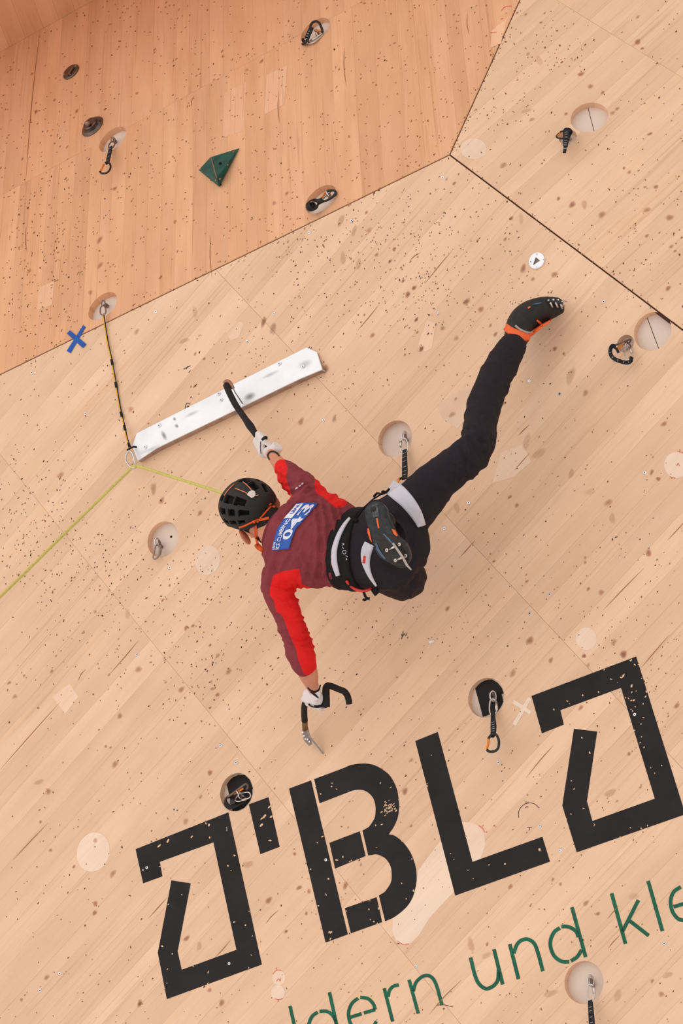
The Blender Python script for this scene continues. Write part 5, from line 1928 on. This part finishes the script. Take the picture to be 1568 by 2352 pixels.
# ---------------------------------------------------------------- race bib
TOPE = [(626, 1264), (630, 1240), (637, 1216), (656, 1188), (682, 1155)]
BOTE = [(664, 1260.5), (670, 1238), (681, 1213), (705, 1186), (732, 1156)]


def bib_px(u, v):
    u = max(0.0, min(1.0, u))
    t = u * (len(TOPE) - 1)
    k = min(int(t), len(TOPE) - 2)
    f = t - k
    a = Vector(TOPE[k]).lerp(Vector(TOPE[k + 1]), f)
    b = Vector(BOTE[k]).lerp(Vector(BOTE[k + 1]), f)
    p = a.lerp(b, v)
    return p.x, p.y


def bib_pt(u, v, lift):
    x, y = bib_px(u, v)
    return hit(T_SHIRT, x, y, lift)


mb = MB()
NU, NV = 22, 9
topv = [bib_pt(i / NU, j / NV, 0.006) for i in range(NU + 1) for j in range(NV + 1)]
fs = [(i * (NV + 1) + j, i * (NV + 1) + j + 1, (i + 1) * (NV + 1) + j + 1, (i + 1) * (NV + 1) + j) for i in range(NU) for j in range(NV)]
n_ = (topv[1] - topv[0]).cross(topv[NV + 1] - topv[0])
if n_.dot(CAM - topv[0]) < 0:
    fs = [tuple(reversed(f)) for f in fs]
mb.add(topv, fs)
bib = mb.build('race_bib', M_BIB, body)
sd_ = bib.modifiers.new('sheet', 'SOLIDIFY')
sd_.thickness = 0.001
sd_.offset = -1


def text_mesh(body_txt):
    cu = bpy.data.curves.new('txt', 'FONT')
    cu.body = body_txt
    cu.fill_mode = 'FRONT'
    cu.resolution_u = 5
    cu.offset = 0.022
    o = bpy.data.objects.new('txt', cu)
    COL.objects.link(o)
    bpy.context.view_layer.update()
    dg = bpy.context.evaluated_depsgraph_get()
    me = bpy.data.meshes.new_from_object(o.evaluated_get(dg))
    bpy.data.objects.remove(o)
    bm = bmesh.new()
    bm.from_mesh(me)
    bmesh.ops.triangulate(bm, faces=bm.faces)
    vs = [(v.co.x, v.co.y) for v in bm.verts]
    fs = [tuple(v.index for v in f.verts) for f in bm.faces]
    bm.free()
    x0, x1 = min(v[0] for v in vs), max(v[0] for v in vs)
    y0, y1 = min(v[1] for v in vs), max(v[1] for v in vs)
    return [((x - x0) / (x1 - x0), (y - y0) / (y1 - y0)) for x, y in vs], fs


def bib_text(name, txt, u0, u1, v0, v1, mat, lift=0.0085):
    vs, fs = text_mesh(txt)
    w = [bib_pt(u0 + (u1 - u0) * x, v1 - (v1 - v0) * y, lift) for x, y in vs]
    f0 = fs[0]
    if (w[f0[1]] - w[f0[0]]).cross(w[f0[2]] - w[f0[0]]).dot(CAM - w[f0[0]]) < 0:
        fs = [tuple(reversed(f)) for f in fs]
    MB().add(w, fs).build(name, mat, bib, smooth=False)


bib_text('number_print', '043', 0.24, 0.97, 0.44, 0.93, M_BIBWHITE)
bib_text('title_print', 'ICE CLIMBING', 0.02, 0.70, 0.17, 0.37, M_BIBWHITE)
bib_text('small_print', 'UIAA', 0.02, 0.20, 0.02, 0.13, M_BIBWHITE)
mb = MB()
gv = [bib_pt(0.72 + 0.26 * i / 5, -0.02 + 0.38 * j / 4, 0.0078) for i in range(6) for j in range(5)]
fs = [(i * 5 + j, i * 5 + j + 1, (i + 1) * 5 + j + 1, (i + 1) * 5 + j) for i in range(5) for j in range(4)]
if (gv[1] - gv[0]).cross(gv[5] - gv[0]).dot(CAM - gv[0]) < 0:
    fs = [tuple(reversed(f)) for f in fs]
mb.add(gv, fs)
mb.build('logo_box', M_BIBWHITE, bib, smooth=False)
bib_text('logo_print', 'UIAA', 0.80, 0.965, 0.08, 0.27, M_BIBBLUE, 0.0095)

# ---------------------------------------------------------------- helmet
HO = hp(-0.004, 0.0, 0.034)                                            # centre of the shell


def shell_pt(al, be, k=1.0):
    """al = angle to the left from the midline, be = angle to the front; degrees"""
    a, b = math.radians(al), math.radians(be)
    f, l, u = math.sin(b), math.cos(b) * math.sin(a), math.cos(b) * math.cos(a)
    e = 2.25
    s = (abs(f) ** e + abs(l) ** e + abs(u) ** e) ** (-1 / e)
    return HO + (H_FW * (f * s * 0.109) + H_LF * (l * s * 0.101) + H_UP * (u * s * 0.096)) * k


NA, NB = 84, 72
VENTS = []
for sgn in (-1, 1):
    VENTS += [(sgn * 27, 9.0, -42, -20), (sgn * 27, 9.0, -16, 10), (sgn * 27, 7.0, 15, 34),
              (sgn * 54, 7.5, -52, -30), (sgn * 54, 7.5, -25, -6), (sgn * 54, 7.0, -1, 18), (sgn * 54, 6.0, 23, 40),
              (sgn * 78, 5.5, -40, -26), (sgn * 78, 5.5, -21, -4), (sgn * 78, 5.0, 1, 16)]


def al_max(be):
    # the rim: lower at the back and the front, cut up over the ears
    t = be / 90.0
    return 104 + 14 * (t * t) - 10 * math.exp(-((be - 5) / 22.0) ** 2)


vs, fs, idx = [], [], {}
for i in range(NA + 1):
    for j in range(NB + 1):
        be = -86 + 172 * j / NB
        al = (-1 + 2 * i / NA) * al_max(be)
        vs.append(shell_pt(al, be))
for i in range(NA):
    for j in range(NB):
        be = -86 + 172 * (j + .5) / NB
        al = (-1 + 2 * (i + .5) / NA) * al_max(be)
        if any(abs(al - c) < w_ and b0 < be < b1 for c, w_, b0, b1 in VENTS):
            continue
        m_ = NB + 1
        fs.append((i * m_ + j, i * m_ + j + 1, (i + 1) * m_ + j + 1, (i + 1) * m_ + j))
mb = MB().add(vs, fs)
helmet = mb.build('helmet', M_HELMET, body)
bm = bmesh.new()
bm.from_mesh(helmet.data)
bmesh.ops.delete(bm, geom=[v for v in bm.verts if not v.link_faces], context='VERTS')
bmesh.ops.recalc_face_normals(bm, faces=bm.faces)
inv_ = MW[helmet.name].inverted()
ho_l = inv_ @ HO
if sum((f.calc_center_median() - ho_l).dot(f.normal) for f in bm.faces) < 0:
    bmesh.ops.reverse_faces(bm, faces=bm.faces)
for v in bm.verts:                                                     # soften the stair-steps of the vent edges
    pass
bm.to_mesh(helmet.data)
bm.free()
md = helmet.modifiers.new('foam', 'SOLIDIFY')
md.thickness = 0.014
md.offset = -1
md = helmet.modifiers.new('round', 'BEVEL')
md.width = 0.0022
md.segments = 2
md.limit_method = 'ANGLE'
helmet['label'] = 'matte black climbing helmet with vents'
mb = MB()
ball(mb, HO + H_UP * 0.002, 1, 26, 18, ax=(H_FW * .095, H_LF * .087, H_UP * .082))
mb.build('liner', M_INNER, helmet)
SH = MB().add([shell_pt(-95 + 190 * i / 50, -86 + 172 * j / 50) for i in range(51) for j in range(51)], [(i * 51 + j, i * 51 + j + 1, (i + 1) * 51 + j + 1, (i + 1) * 51 + j) for i in range(50) for j in range(50)])
T_HEL = bvh(SH)
T_HEAD = bvh(SH, HAIR, BODY, SHIRT)
# rear clip and elastic cords
mb = MB()
cpts = [hit(T_HEL, x, y, 0.004, .55) for x, y in [(567, 1137), (571, 1130), (579, 1126.5), (585, 1129), (586.5, 1136), (583, 1142), (577, 1144)]]
ctr = sum(cpts, Vector()) / len(cpts)
nrm_ = (CAM - ctr).normalized()
prism(mb, cpts, nrm_, -0.003, 0.004)
mb.build('lamp_clip', M_CLIP, helmet, smooth=False)
for pl in ([(558, 1108), (566, 1114), (573, 1121), (578, 1128), (581, 1133)], [(540.5, 1122.5), (552, 1127), (562, 1131), (570, 1136), (580, 1139), (588, 1139), (593, 1137.5)],
           [(538, 1113.5), (530, 1121), (522, 1130), (516, 1139)]):
    mb = MB()
    tube(mb, [hit(T_HEL, x, y, 0.0055, .5) for x, y in pl], 0.0017, 6)
    mb.build('elastic_cord', M_PEACH, helmet)
# chin straps
for pl, wd in (([(549, 1212), (562, 1208), (575, 1202), (588, 1196), (603, 1193), (618, 1190)], [5, 6, 6, 7, 6, 6]),
               ([(622, 1163), (614, 1172), (606, 1181), (597, 1190)], [5, 4, 4, 4]),
               ([(586, 1200), (587, 1215), (588, 1232), (591, 1248)], [6, 6, 6, 6]),
               ([(618, 1157), (624, 1161), (631, 1165)], [6, 7, 5])):
    mb = MB()
    surf_ribbon(mb, T_HEAD, pl, wd, 0.006, sub=5, across=2, fb=.5)
    mb.build('chin_strap', M_ORANGE, helmet, smooth=False)
mb = MB()
surf_ribbon(mb, T_HEAD, [(581, 1200), (593, 1195)], [9, 10], 0.010, across=2, fb=.5)
mb.build('strap_slider', M_ORANGE, helmet, smooth=False)
mb = MB()
b0, b1, b2 = hit(T_HEAD, 588, 1250, 0.008, .5), hit(T_HEAD, 594, 1257, 0.008, .49), hit(T_HEAD, 603, 1263, 0.008, .48)
tube(mb, [b0, b1, b2], [0.009, 0.0105, 0.008], 8)
mb.build('chin_buckle', M_ORANGE, helmet)

# ---------------------------------------------------------------- shoe on the wall (right foot)
def shoe_shape(mb, st, **kw):
    loft(mb, st, **kw)


mb = MB()
loft(mb, [(1174, 803, .16, 24, .04), (1182, 784, .14, 27.5, .043), (1187, 770, .127, 30, .047), (1191, 756, .12, 32, .05), (1200, 738, .105, 33, .053), (1216, 724, .09, 34, .052), (1236, 714, .078, 30, .05), (1258, 708, .068, 24.5, .047), (1276, 706, .06, 18, .04),
          (1288, 707, .056, 10, .028)], seg=22, round_ends=(False, True))
SHOE1 = fuse(mb, 0.005, 4)
shoe1 = SHOE1.build('shoe', M_UPPER, body)
shoe1['label'] = 'black climbing boot pressed against the wall, orange cuff'
T_S1 = bvh(SHOE1)
mb = MB()
surf_ribbon(mb, T_S1, [(1160, 750), (1171, 759), (1184, 766), (1199, 772), (1215, 776)], [16, 18, 19, 19, 18], 0.008, sub=6, across=4, fb=.14)
mb.build('ankle_cuff', M_SHOEORANGE, shoe1)
mb = MB()
surf_ribbon(mb, T_S1, [(1214, 772), (1224, 763), (1235, 755), (1246, 747), (1257, 741), (1266, 733)], [9, 10, 10, 9, 7, 5], 0.006, across=3, fb=.1)
surf_ribbon(mb, T_S1, [(1244, 750), (1240, 742), (1231, 735)], [8, 6, 4], 0.007, across=3, fb=.1)
mb.build('side_stripe', M_SHOEORANGE, shoe1)
mb = MB()
surf_ribbon(mb, T_S1, [(1183, 748), (1194, 757), (1208, 763), (1220, 763), (1228, 756)], [5, 5, 5, 4, 3], 0.007, across=2, fb=.11)
mb.build('grey_piping', M_GREYTRIM, shoe1)
mb = MB()
surf_ribbon(mb, T_S1, [(1222, 700), (1238, 697), (1244, 696)], [2, 3, 2], 0.006, across=1, fb=.08)
mb.build('blue_fleck', M_BLUEGLOSS, shoe1)
mb = MB()
surf_ribbon(mb, T_S1, [(1212, 708), (1218, 705)], [4, 3], 0.006, across=1, fb=.08)
mb.build('orange_fleck', M_SHOEORANGE, shoe1)
# spike plate of the right foot
plate_n = (F.p(1262, 690, .06) - F.p(1262, 712, .06)).normalized()
mb = MB()
strap(mb, [F.p(1248, 688, .10), F.p(1264, 689, .105), F.p(1280, 691, .10), F.p(1292, 696, .088)], (plate_n * 0.7 + NRM).normalized(), [0.007, 0.015, 0.016, 0.008], 0.003)
sp = mb.build('spike_plate', M_ANOD, shoe1, smooth=False)
for x, y, h in ((1250, 686, .10), (1259, 691, .112), (1270, 689, .108), (1281, 690, .10), (1256, 684, .085), (1268, 684, .08), (1280, 685, .075), (1290, 694, .09), (1264, 697, .115), (1276, 697, .11), (1287, 700, .095)):
    mb = MB()
    c = F.p(x, y, h)
    tube(mb, [c - NRM * 0.016 - plate_n * 0.010, c - NRM * 0.006 - plate_n * 0.002, c + NRM * 0.001 + plate_n * 0.004], [0.0044, 0.0046, 0.003], 8)
    mb.build('stud', M_STEEL, sp)
mb = MB()
tube(mb, [F.p(1276, 690, .055), F.p(1290, 691, .045), F.p(1303, 693, .025)], [0.005, 0.004, 0.001], 6)
mb.build('front_point', M_STEEL, sp)

# ---------------------------------------------------------------- shoe seen from below (left foot)
SOLE = [(865.7, 1151), (855, 1152.5), (846, 1158), (839.5, 1165), (837.4, 1173), (838, 1182), (839.5, 1192), (846, 1218), (851, 1233), (856.5, 1248), (860.5, 1261), (865.7, 1273), (874, 1281.5), (884, 1288),
        (905.5, 1299.5), (914, 1302.5), (922, 1303.5), (929, 1301.5), (934.6, 1297), (939.5, 1291), (941.5, 1283.6), (942, 1276), (940.7, 1268), (937, 1258), (931.5, 1247), (923, 1240), (914.7, 1233),
        (908, 1224), (902.5, 1213), (896, 1200), (890, 1187), (887.5, 1177), (885.6, 1168), (882.5, 1162), (878, 1156.5), (872, 1152.5)]


def sole_pt(x, y, lift=0.0):
    t = ((x - 865) * 63 + (y - 1152) * 150) / (63 ** 2 + 150 ** 2)
    return F.p(x, y, 0.695 - 0.055 * t + lift)


sole_n = (sole_pt(865, 1200) - sole_pt(925, 1280)).cross(sole_pt(865, 1200) - sole_pt(900, 1180)).normalized()
if sole_n.dot(CAM - sole_pt(880, 1220)) < 0:
    sole_n = -sole_n
shoe2 = empty('shoe_tmp', F.p(890, 1230, .6))
bpy.data.objects.remove(shoe2)
mb = MB()
loft(mb, [(884, 1222, .50, 30, .044), (880, 1208, .58, 30, .046), (878, 1196, .64, 24, .045)], ref=IMG_RT, seg=20)
cen = [(866, 1166, .672), (868, 1190, .655), (876, 1215, .645), (893, 1245, .635), (910, 1270, .628), (924, 1290, .622)]
hw = [18, 22, 24, 29, 31, 18]
loft(mb, [(x, y, h, w, .03) for (x, y, h), w in zip(cen, hw)], seg=20)
SHOE2 = fuse(mb, 0.006, 4)
shoe2 = SHOE2.build('shoe', M_UPPER, body)
shoe2['label'] = 'climbing boot with its sole towards the viewer'
mb = MB()
pts = [sole_pt(x, y) for x, y in SOLE]
cpt = sole_pt(888, 1228, 0.006)
nS = len(pts)
rim2 = [p + (sole_pt(888, 1228) - p) * 0.07 + sole_n * 0.004 for p in pts]
rim3 = [p + (sole_pt(888, 1228) - p) * 0.5 + sole_n * 0.004 for p in pts]
back = [p + (cpt - p) * 0.05 - sole_n * 0.022 for p in pts]
fs = []
for k in range(nS):
    j = (k + 1) % nS
    fs += [(k, j, nS + j, nS + k), (nS + k, nS + j, 2 * nS + j, 2 * nS + k), (3 * nS + k, 3 * nS + j, j, k)]
fs.append(tuple(range(2 * nS, 3 * nS)))
fs.append(tuple(reversed(range(3 * nS, 4 * nS))))
mb.add(pts + rim2 + rim3 + back, fs)
sole = mb.build('sole', M_RUBBER, shoe2)
bm = bmesh.new()
bm.from_mesh(sole.data)
bmesh.ops.recalc_face_normals(bm, faces=bm.faces)
bm.to_mesh(sole.data)
bm.free()


def sole_poly(name, px, lift, mat, thick=0.0015):
    mb = MB()
    prism(mb, [sole_pt(x, y) for x, y in px], sole_n, lift, lift + thick)
    return mb.build(name, mat, shoe2, smooth=False)


z5 = (780, 1080, 6.533)
sole_poly('carbon_plate', zt(*z5, [(610, 960), (700, 950), (870, 1010), (960, 1080), (1020, 1200), (1040, 1310), (1000, 1400), (920, 1440), (800, 1400), (700, 1330), (640, 1200), (600, 1090)]), 0.0042, M_CARBON)
sole_poly('sole_stripe', zt(*z5, [(556, 725), (580, 722), (606, 868), (582, 870)]), 0.0046, M_SHOEORANGE)
sole_poly('heel_channel', zt(*z5, [(490, 520), (575, 500), (600, 690), (510, 715)]), 0.0044, plain('scuffed_rubber', srgb(78, 80, 84), 0.5, var=0.5, scale=90))
sole_poly('gloss_stripe', zt(*z5, [(655, 955), (680, 950), (755, 1025), (825, 1115), (815, 1135), (735, 1045)]), 0.0058, M_BLUEGLOSS)
sole_poly('gloss_stripe', zt(*z5, [(540, 1095), (562, 1092), (605, 1190), (700, 1325), (685, 1340), (610, 1265), (565, 1190)]), 0.0046, M_BLUEGLOSS)
sole_poly('orange_flash', zt(*z5, [(425, 870), (450, 880), (470, 1000), (490, 1080), (465, 1050), (425, 940)]), -0.003, M_SHOEORANGE, 0.008)
sole_poly('orange_flash', zt(*z5, [(790, 880), (830, 900), (870, 990), (855, 990), (815, 950)]), -0.003, M_SHOEORANGE, 0.009)
for X, Y in ((725, 1200), (912, 1115), (1005, 1285), (855, 1352)):
    x, y = 780 + X / 6.533, 1080 + Y / 6.533
    mb = MB()
    disc(mb, sole_pt(x, y), sole_n, 0.0066, 0.006, 0.014, seg=14, bevel=0.002)
    disc(mb, sole_pt(x, y), sole_n, 0.0026, 0.0138, 0.0146, seg=6, mi=1)
    mb.build('bolt', [M_STEEL, M_HOLE], shoe2, smooth=False)
sole_poly('clamp_plate', zt(*z5, [(760, 1190), (880, 1130), (950, 1160), (1000, 1260), (960, 1350), (880, 1390), (800, 1330)]), 0.0055, M_ANOD, 0.003)
mb = MB()
strap(mb, [sole_pt(902, 1248, 0.022), sole_pt(912, 1262, 0.026), sole_pt(925, 1281, 0.026), sole_pt(934, 1298, 0.022), sole_pt(944, 1309, 0.012)],
      (sole_n * 0.8 + IMG_RT * 0.5).normalized(), [0.0030, 0.0034, 0.0034, 0.0034, 0.0018], 0.0035)
mb.build('blade', M_GREYTRIM, shoe2, smooth=False)
for a, b in (((895, 1262), (909, 1254)), ((912, 1286), (927, 1279))):
    mb = MB()
    tube(mb, [sole_pt(*a, 0.014), sole_pt(*b, 0.02)], 0.0045, 8)
    mb.build('clamp_bar', M_STEEL, shoe2)


# ---------------------------------------------------------------- gloves
def glove(W, C, axis, back, wrist_px_r, thumb_side, hr):
    """hand closed round a handle: W wrist, C middle of the grip, axis along the handle, back = side of the knuckles"""
    mb = MB()
    axis = axis.normalized()
    wv = (W - C)
    wv = (wv - axis * wv.dot(axis)).normalized()
    bk = (back - axis * back.dot(axis) - wv * back.dot(wv)).normalized()
    R = hr + 0.0085
    knuck = []
    for i in range(4):
        o = axis * ((i - 1.5) * 0.0195)
        ln = (0.92, 1.0, 0.97, 0.84)[i]
        k0 = C + o + wv * 0.020 + bk * (R + 0.010)
        path = [k0 + wv * 0.012]
        for t in range(0, 8):
            a = math.radians(62 + t / 7 * (225 * ln)) 
            path.append(C + o + wv * (R * math.cos(a)) + bk * (R * math.sin(a)))
        knuck.append(path[0])
        tube(mb, catmull(path, 3), [0.0094] * (3 * 6) + [0.0086] * 7, 9)
        ball(mb, path[-1], 0.0086, 9, 6)
    # palm and back of the hand
    m0 = (knuck[0] + knuck[3]) / 2
    ball(mb, (m0 + W) / 2 - bk * 0.004, 1, 16, 10, ax=((m0 - W) * 0.62, axis * 0.041, bk * 0.0155))
    ball(mb, m0 - bk * 0.004, 1, 14, 9, ax=(wv * 0.016, axis * 0.040, bk * 0.012))
    tube(mb, [W + wv * 0.022, W + wv * 0.008, W - wv * 0.012], [(0.026, 0.022)] * 3, 14, ref=axis)
    # thumb leaves the side of the palm near its base
    t0 = (m0 + W) / 2 + axis * thumb_side * 0.032 - bk * 0.006
    t1 = C + axis * thumb_side * 0.040 + wv * 0.018 - bk * 0.006
    t2 = C + axis * thumb_side * 0.034 - bk * (R + 0.002) + wv * 0.004
    t3 = C + axis * thumb_side * 0.018 - bk * (R + 0.001) - wv * 0.012
    tube(mb, catmull([t0, t1, t2, t3], 4), 0.0100, 9)
    ball(mb, t3, 0.0098, 9, 6)
    return mb, wv, bk


g2, wv2, bk2 = glove(F.p(721, 1583, .245), F.p(726, 1611, .175), F.p(747, 1620, .18) - F.p(703, 1603, .17), TO_CAM + NRM * 0.2, 14, -1, 0.0125)
ball(g2, F.p(725, 1603, .215), 1, 16, 10, ax=(IMG_RT * 0.028, IMG_UP * 0.031, NRM * 0.02))
GL2 = fuse(g2, 0.0042, 3)
gl2 = GL2.build('glove', M_GLOVE, body)
gl2['label'] = 'white glove with black trim'
T_G2 = bvh(GL2, BODY, SHIRT)
mb = MB()
surf_ribbon(mb, T_G2, [(706, 1579), (713, 1586), (722, 1589), (731, 1585), (736, 1573)], [3, 4, 5, 4, 3], 0.003, across=2, fb=.24)
mb.build('wrist_trim', M_BLACKTRIM, gl2, smooth=False)
mb = MB()
surf_ribbon(mb, T_G2, [(713, 1589), (722, 1595), (731, 1603)], [3, 5, 3], 0.003, across=2, fb=.24)
mb.build('wrist_tab', M_BLACKTRIM, gl2, smooth=False)
mb = MB()
surf_ribbon(mb, T_G2, [(708, 1617), (716, 1621), (728, 1623), (738, 1621), (746, 1620)], [4, 6, 6, 6, 4], 0.003, across=2, fb=.2)
mb.build('knuckle_trim', M_BLACKTRIM, gl2, smooth=False)
g1, wv1, bk1 = glove(F.p(632, 1034, .175), F.p(603, 1023, .142), F.p(612, 1042, .155) - F.p(590, 1002, .13), TO_CAM, 14, -1, 0.0125)
ball(g1, F.p(621, 1040, .178), 1, 14, 9, ax=(IMG_RT * 0.027, IMG_UP * 0.024, NRM * 0.024))
ball(g1, F.p(606, 1040, .165), 1, 14, 9, ax=(IMG_RT * 0.022, IMG_UP * 0.022, NRM * 0.018))
GL1 = fuse(g1, 0.0042, 3)
gl1 = GL1.build('glove', M_GLOVE, body)
gl1['label'] = 'white glove with black cuff trim'
T_G1 = bvh(GL1, BODY, SHIRT)
for nm, pl, wd in (('wrist_trim', [(619, 1056), (615, 1047), (619, 1039), (628, 1037), (637, 1042), (641, 1048)], [3, 4, 4, 4, 4, 3]),
                   ('finger_trim', [(601, 1011), (607, 1006), (614, 1006), (621, 1011)], [5, 7, 7, 5]),
                   ('seam_line', [(599, 1014), (598, 1028), (599, 1042)], [1.5, 1.5, 1.5])):
    pl = [p for p in pl if T_G1.ray_cast(CAM, ray(*p).normalized())[0] is not None]
    if len(pl) > 1:
        mb = MB()
        surf_ribbon(mb, T_G1, pl, wd[:len(pl)], 0.003, across=2, fb=.18)
        mb.build(nm, M_BLACKTRIM, gl1, smooth=False)

# ================================================================ ice axes
M_GRIP = plain('black_grip_tape', srgb(34, 30, 29), 0.75, var=0.25, scale=90, bump=0.6, bscale=220)
M_FERR = plain('tan_ferrule', srgb(128, 98, 62), 0.5, 0.4, var=0.2)
M_PICK = plain('pick_steel', srgb(150, 142, 138), 0.35, 0.9, var=0.15, scale=80)
M_COPPER = plain('copper_head', srgb(170, 118, 92), 0.4, 0.7, var=0.2, scale=60)

axe = empty('ice_axe', F.p(733, 1700, 0.02), 'curved black ice axe held in the lower glove, its pick on bare wall', 'ice axe', 'ice axes held by the climber')
mb = MB()
pth = catmull(pp(F, [(699.5, 1656, .085), (698.5, 1640, .11), (699, 1622, .14), (704, 1607, .165), (714, 1605, .175), (727, 1611, .178), (738, 1616, .18), (749, 1619, .185)]), 7)
tube(mb, pth, 0.0118, 12)
mb.build('shaft', M_GRIP, axe)
mb = MB()
pth = catmull(pp(F, [(749, 1624, .185), (749, 1610, .19), (748.5, 1595, .195), (749, 1580, .20), (756, 1575, .20), (768, 1579, .195), (780, 1584, .19), (790, 1588, .187), (797, 1597, .184), (800, 1606, .182), (802, 1617, .18)]), 6)
rr = [0.0138 if k < 24 else 0.0118 for k in range(len(pth))]
tube(mb, pth, rr, 12)
mb.build('handle', M_GRIP, axe)
mb = MB()
tube(mb, pp(F, [(699.5, 1655, .085), (700, 1665, .072), (700.5, 1676, .06)]), 0.0108, 12)
mb.build('ferrule', M_FERR, axe)
mb = MB()
strap(mb, pp(F, [(701, 1672, .062), (702, 1684, .052), (706, 1698, .042), (713, 1711, .03)]), (NRM + IMG_RT * 0.3).normalized(), [0.010, 0.0125, 0.013, 0.006], 0.0055)
hd = mb.build('head', M_STEEL2, axe, smooth=False)
for x, y, h in ((694.5, 1683, .058), (697.5, 1691, .053), (701, 1698, .046), (706, 1699, .045), (710, 1704, .04)):
    mb = MB()
    disc(mb, F.p(x + 2, y, h), NRM, 0.0036, 0.0, 0.006, seg=10)
    mb.build('bolt', M_STEEL, hd, smooth=False)
mb = MB()
strap(mb, pp(F, [(705, 1676, .06), (711, 1692, .05), (718, 1701, .036), (730, 1716, .02), (742, 1731, .001)]), (IMG_RT * 0.8 - IMG_UP * -0.5).normalized(), [0.006, 0.007, 0.008, 0.006, 0.0015], 0.0026)
mb.build('pick', M_PICK, axe, smooth=False)

axe = empty('ice_axe', F.p(535, 905, 0.05), 'black ice axe in the raised glove, hooked over the aluminium ledge', 'ice axe', 'ice axes held by the climber')
mb = MB()
pth = catmull(pp(F, [(519, 884, .088), (527, 903, .095), (541, 930, .105), (556, 952, .112), (570, 972, .12), (582, 990, .128), (594, 1008, .135), (603, 1023, .14), (608, 1032, .142)]), 6)
rr = [0.0125 + 0.003 * math.exp(-((k - 26) / 3.0) ** 2) for k in range(len(pth))]
tube(mb, pth, rr, 12)
mb.build('shaft', M_GRIP, axe)
mb = MB()
tube(mb, catmull(pp(F, [(515, 880, .086), (520, 875.5, .088), (527, 878, .085), (532, 886, .08), (535, 893, .075)]), 5), 0.0075, 8)
mb.build('head', M_COPPER, axe)
mb = MB()
strap(mb, pp(F, [(529, 878, .084), (534, 888, .078), (540, 902, .066), (549, 915, .052), (557, 927, .037)]), (IMG_RT * 0.9 + IMG_UP * 0.4).normalized(), [0.006, 0.0075, 0.006, 0.0045, 0.002], 0.0024)
mb.build('pick', M_PICK, axe, smooth=False)

# ================================================================ rope
M_ROPE = plain('yellow_green_rope', srgb(205, 194, 108), 0.75, var=0.14, scale=120, bump=0.5, bscale=420)
mb = MB()
rp = pp(F, [(-420, 1768, 1.6), (-200, 1560, 0.95), (0, 1371, 0.5), (150, 1224, 0.24), (270, 1106, 0.09), (302, 1075, 0.066), (312, 1071, 0.068), (322, 1072, 0.075), (400, 1097, 0.17), (470, 1119, 0.26), (516, 1135, 0.32),
            (560, 1160, 0.30), (640, 1215, 0.28), (740, 1250, 0.27), (820, 1268, 0.29)])
tube(mb, catmull(rp, 8), 0.0058, 10)
tag(mb.build('rope', M_ROPE, None), 'yellow-green climbing rope running from the lower left through the steel carabiner', 'rope')
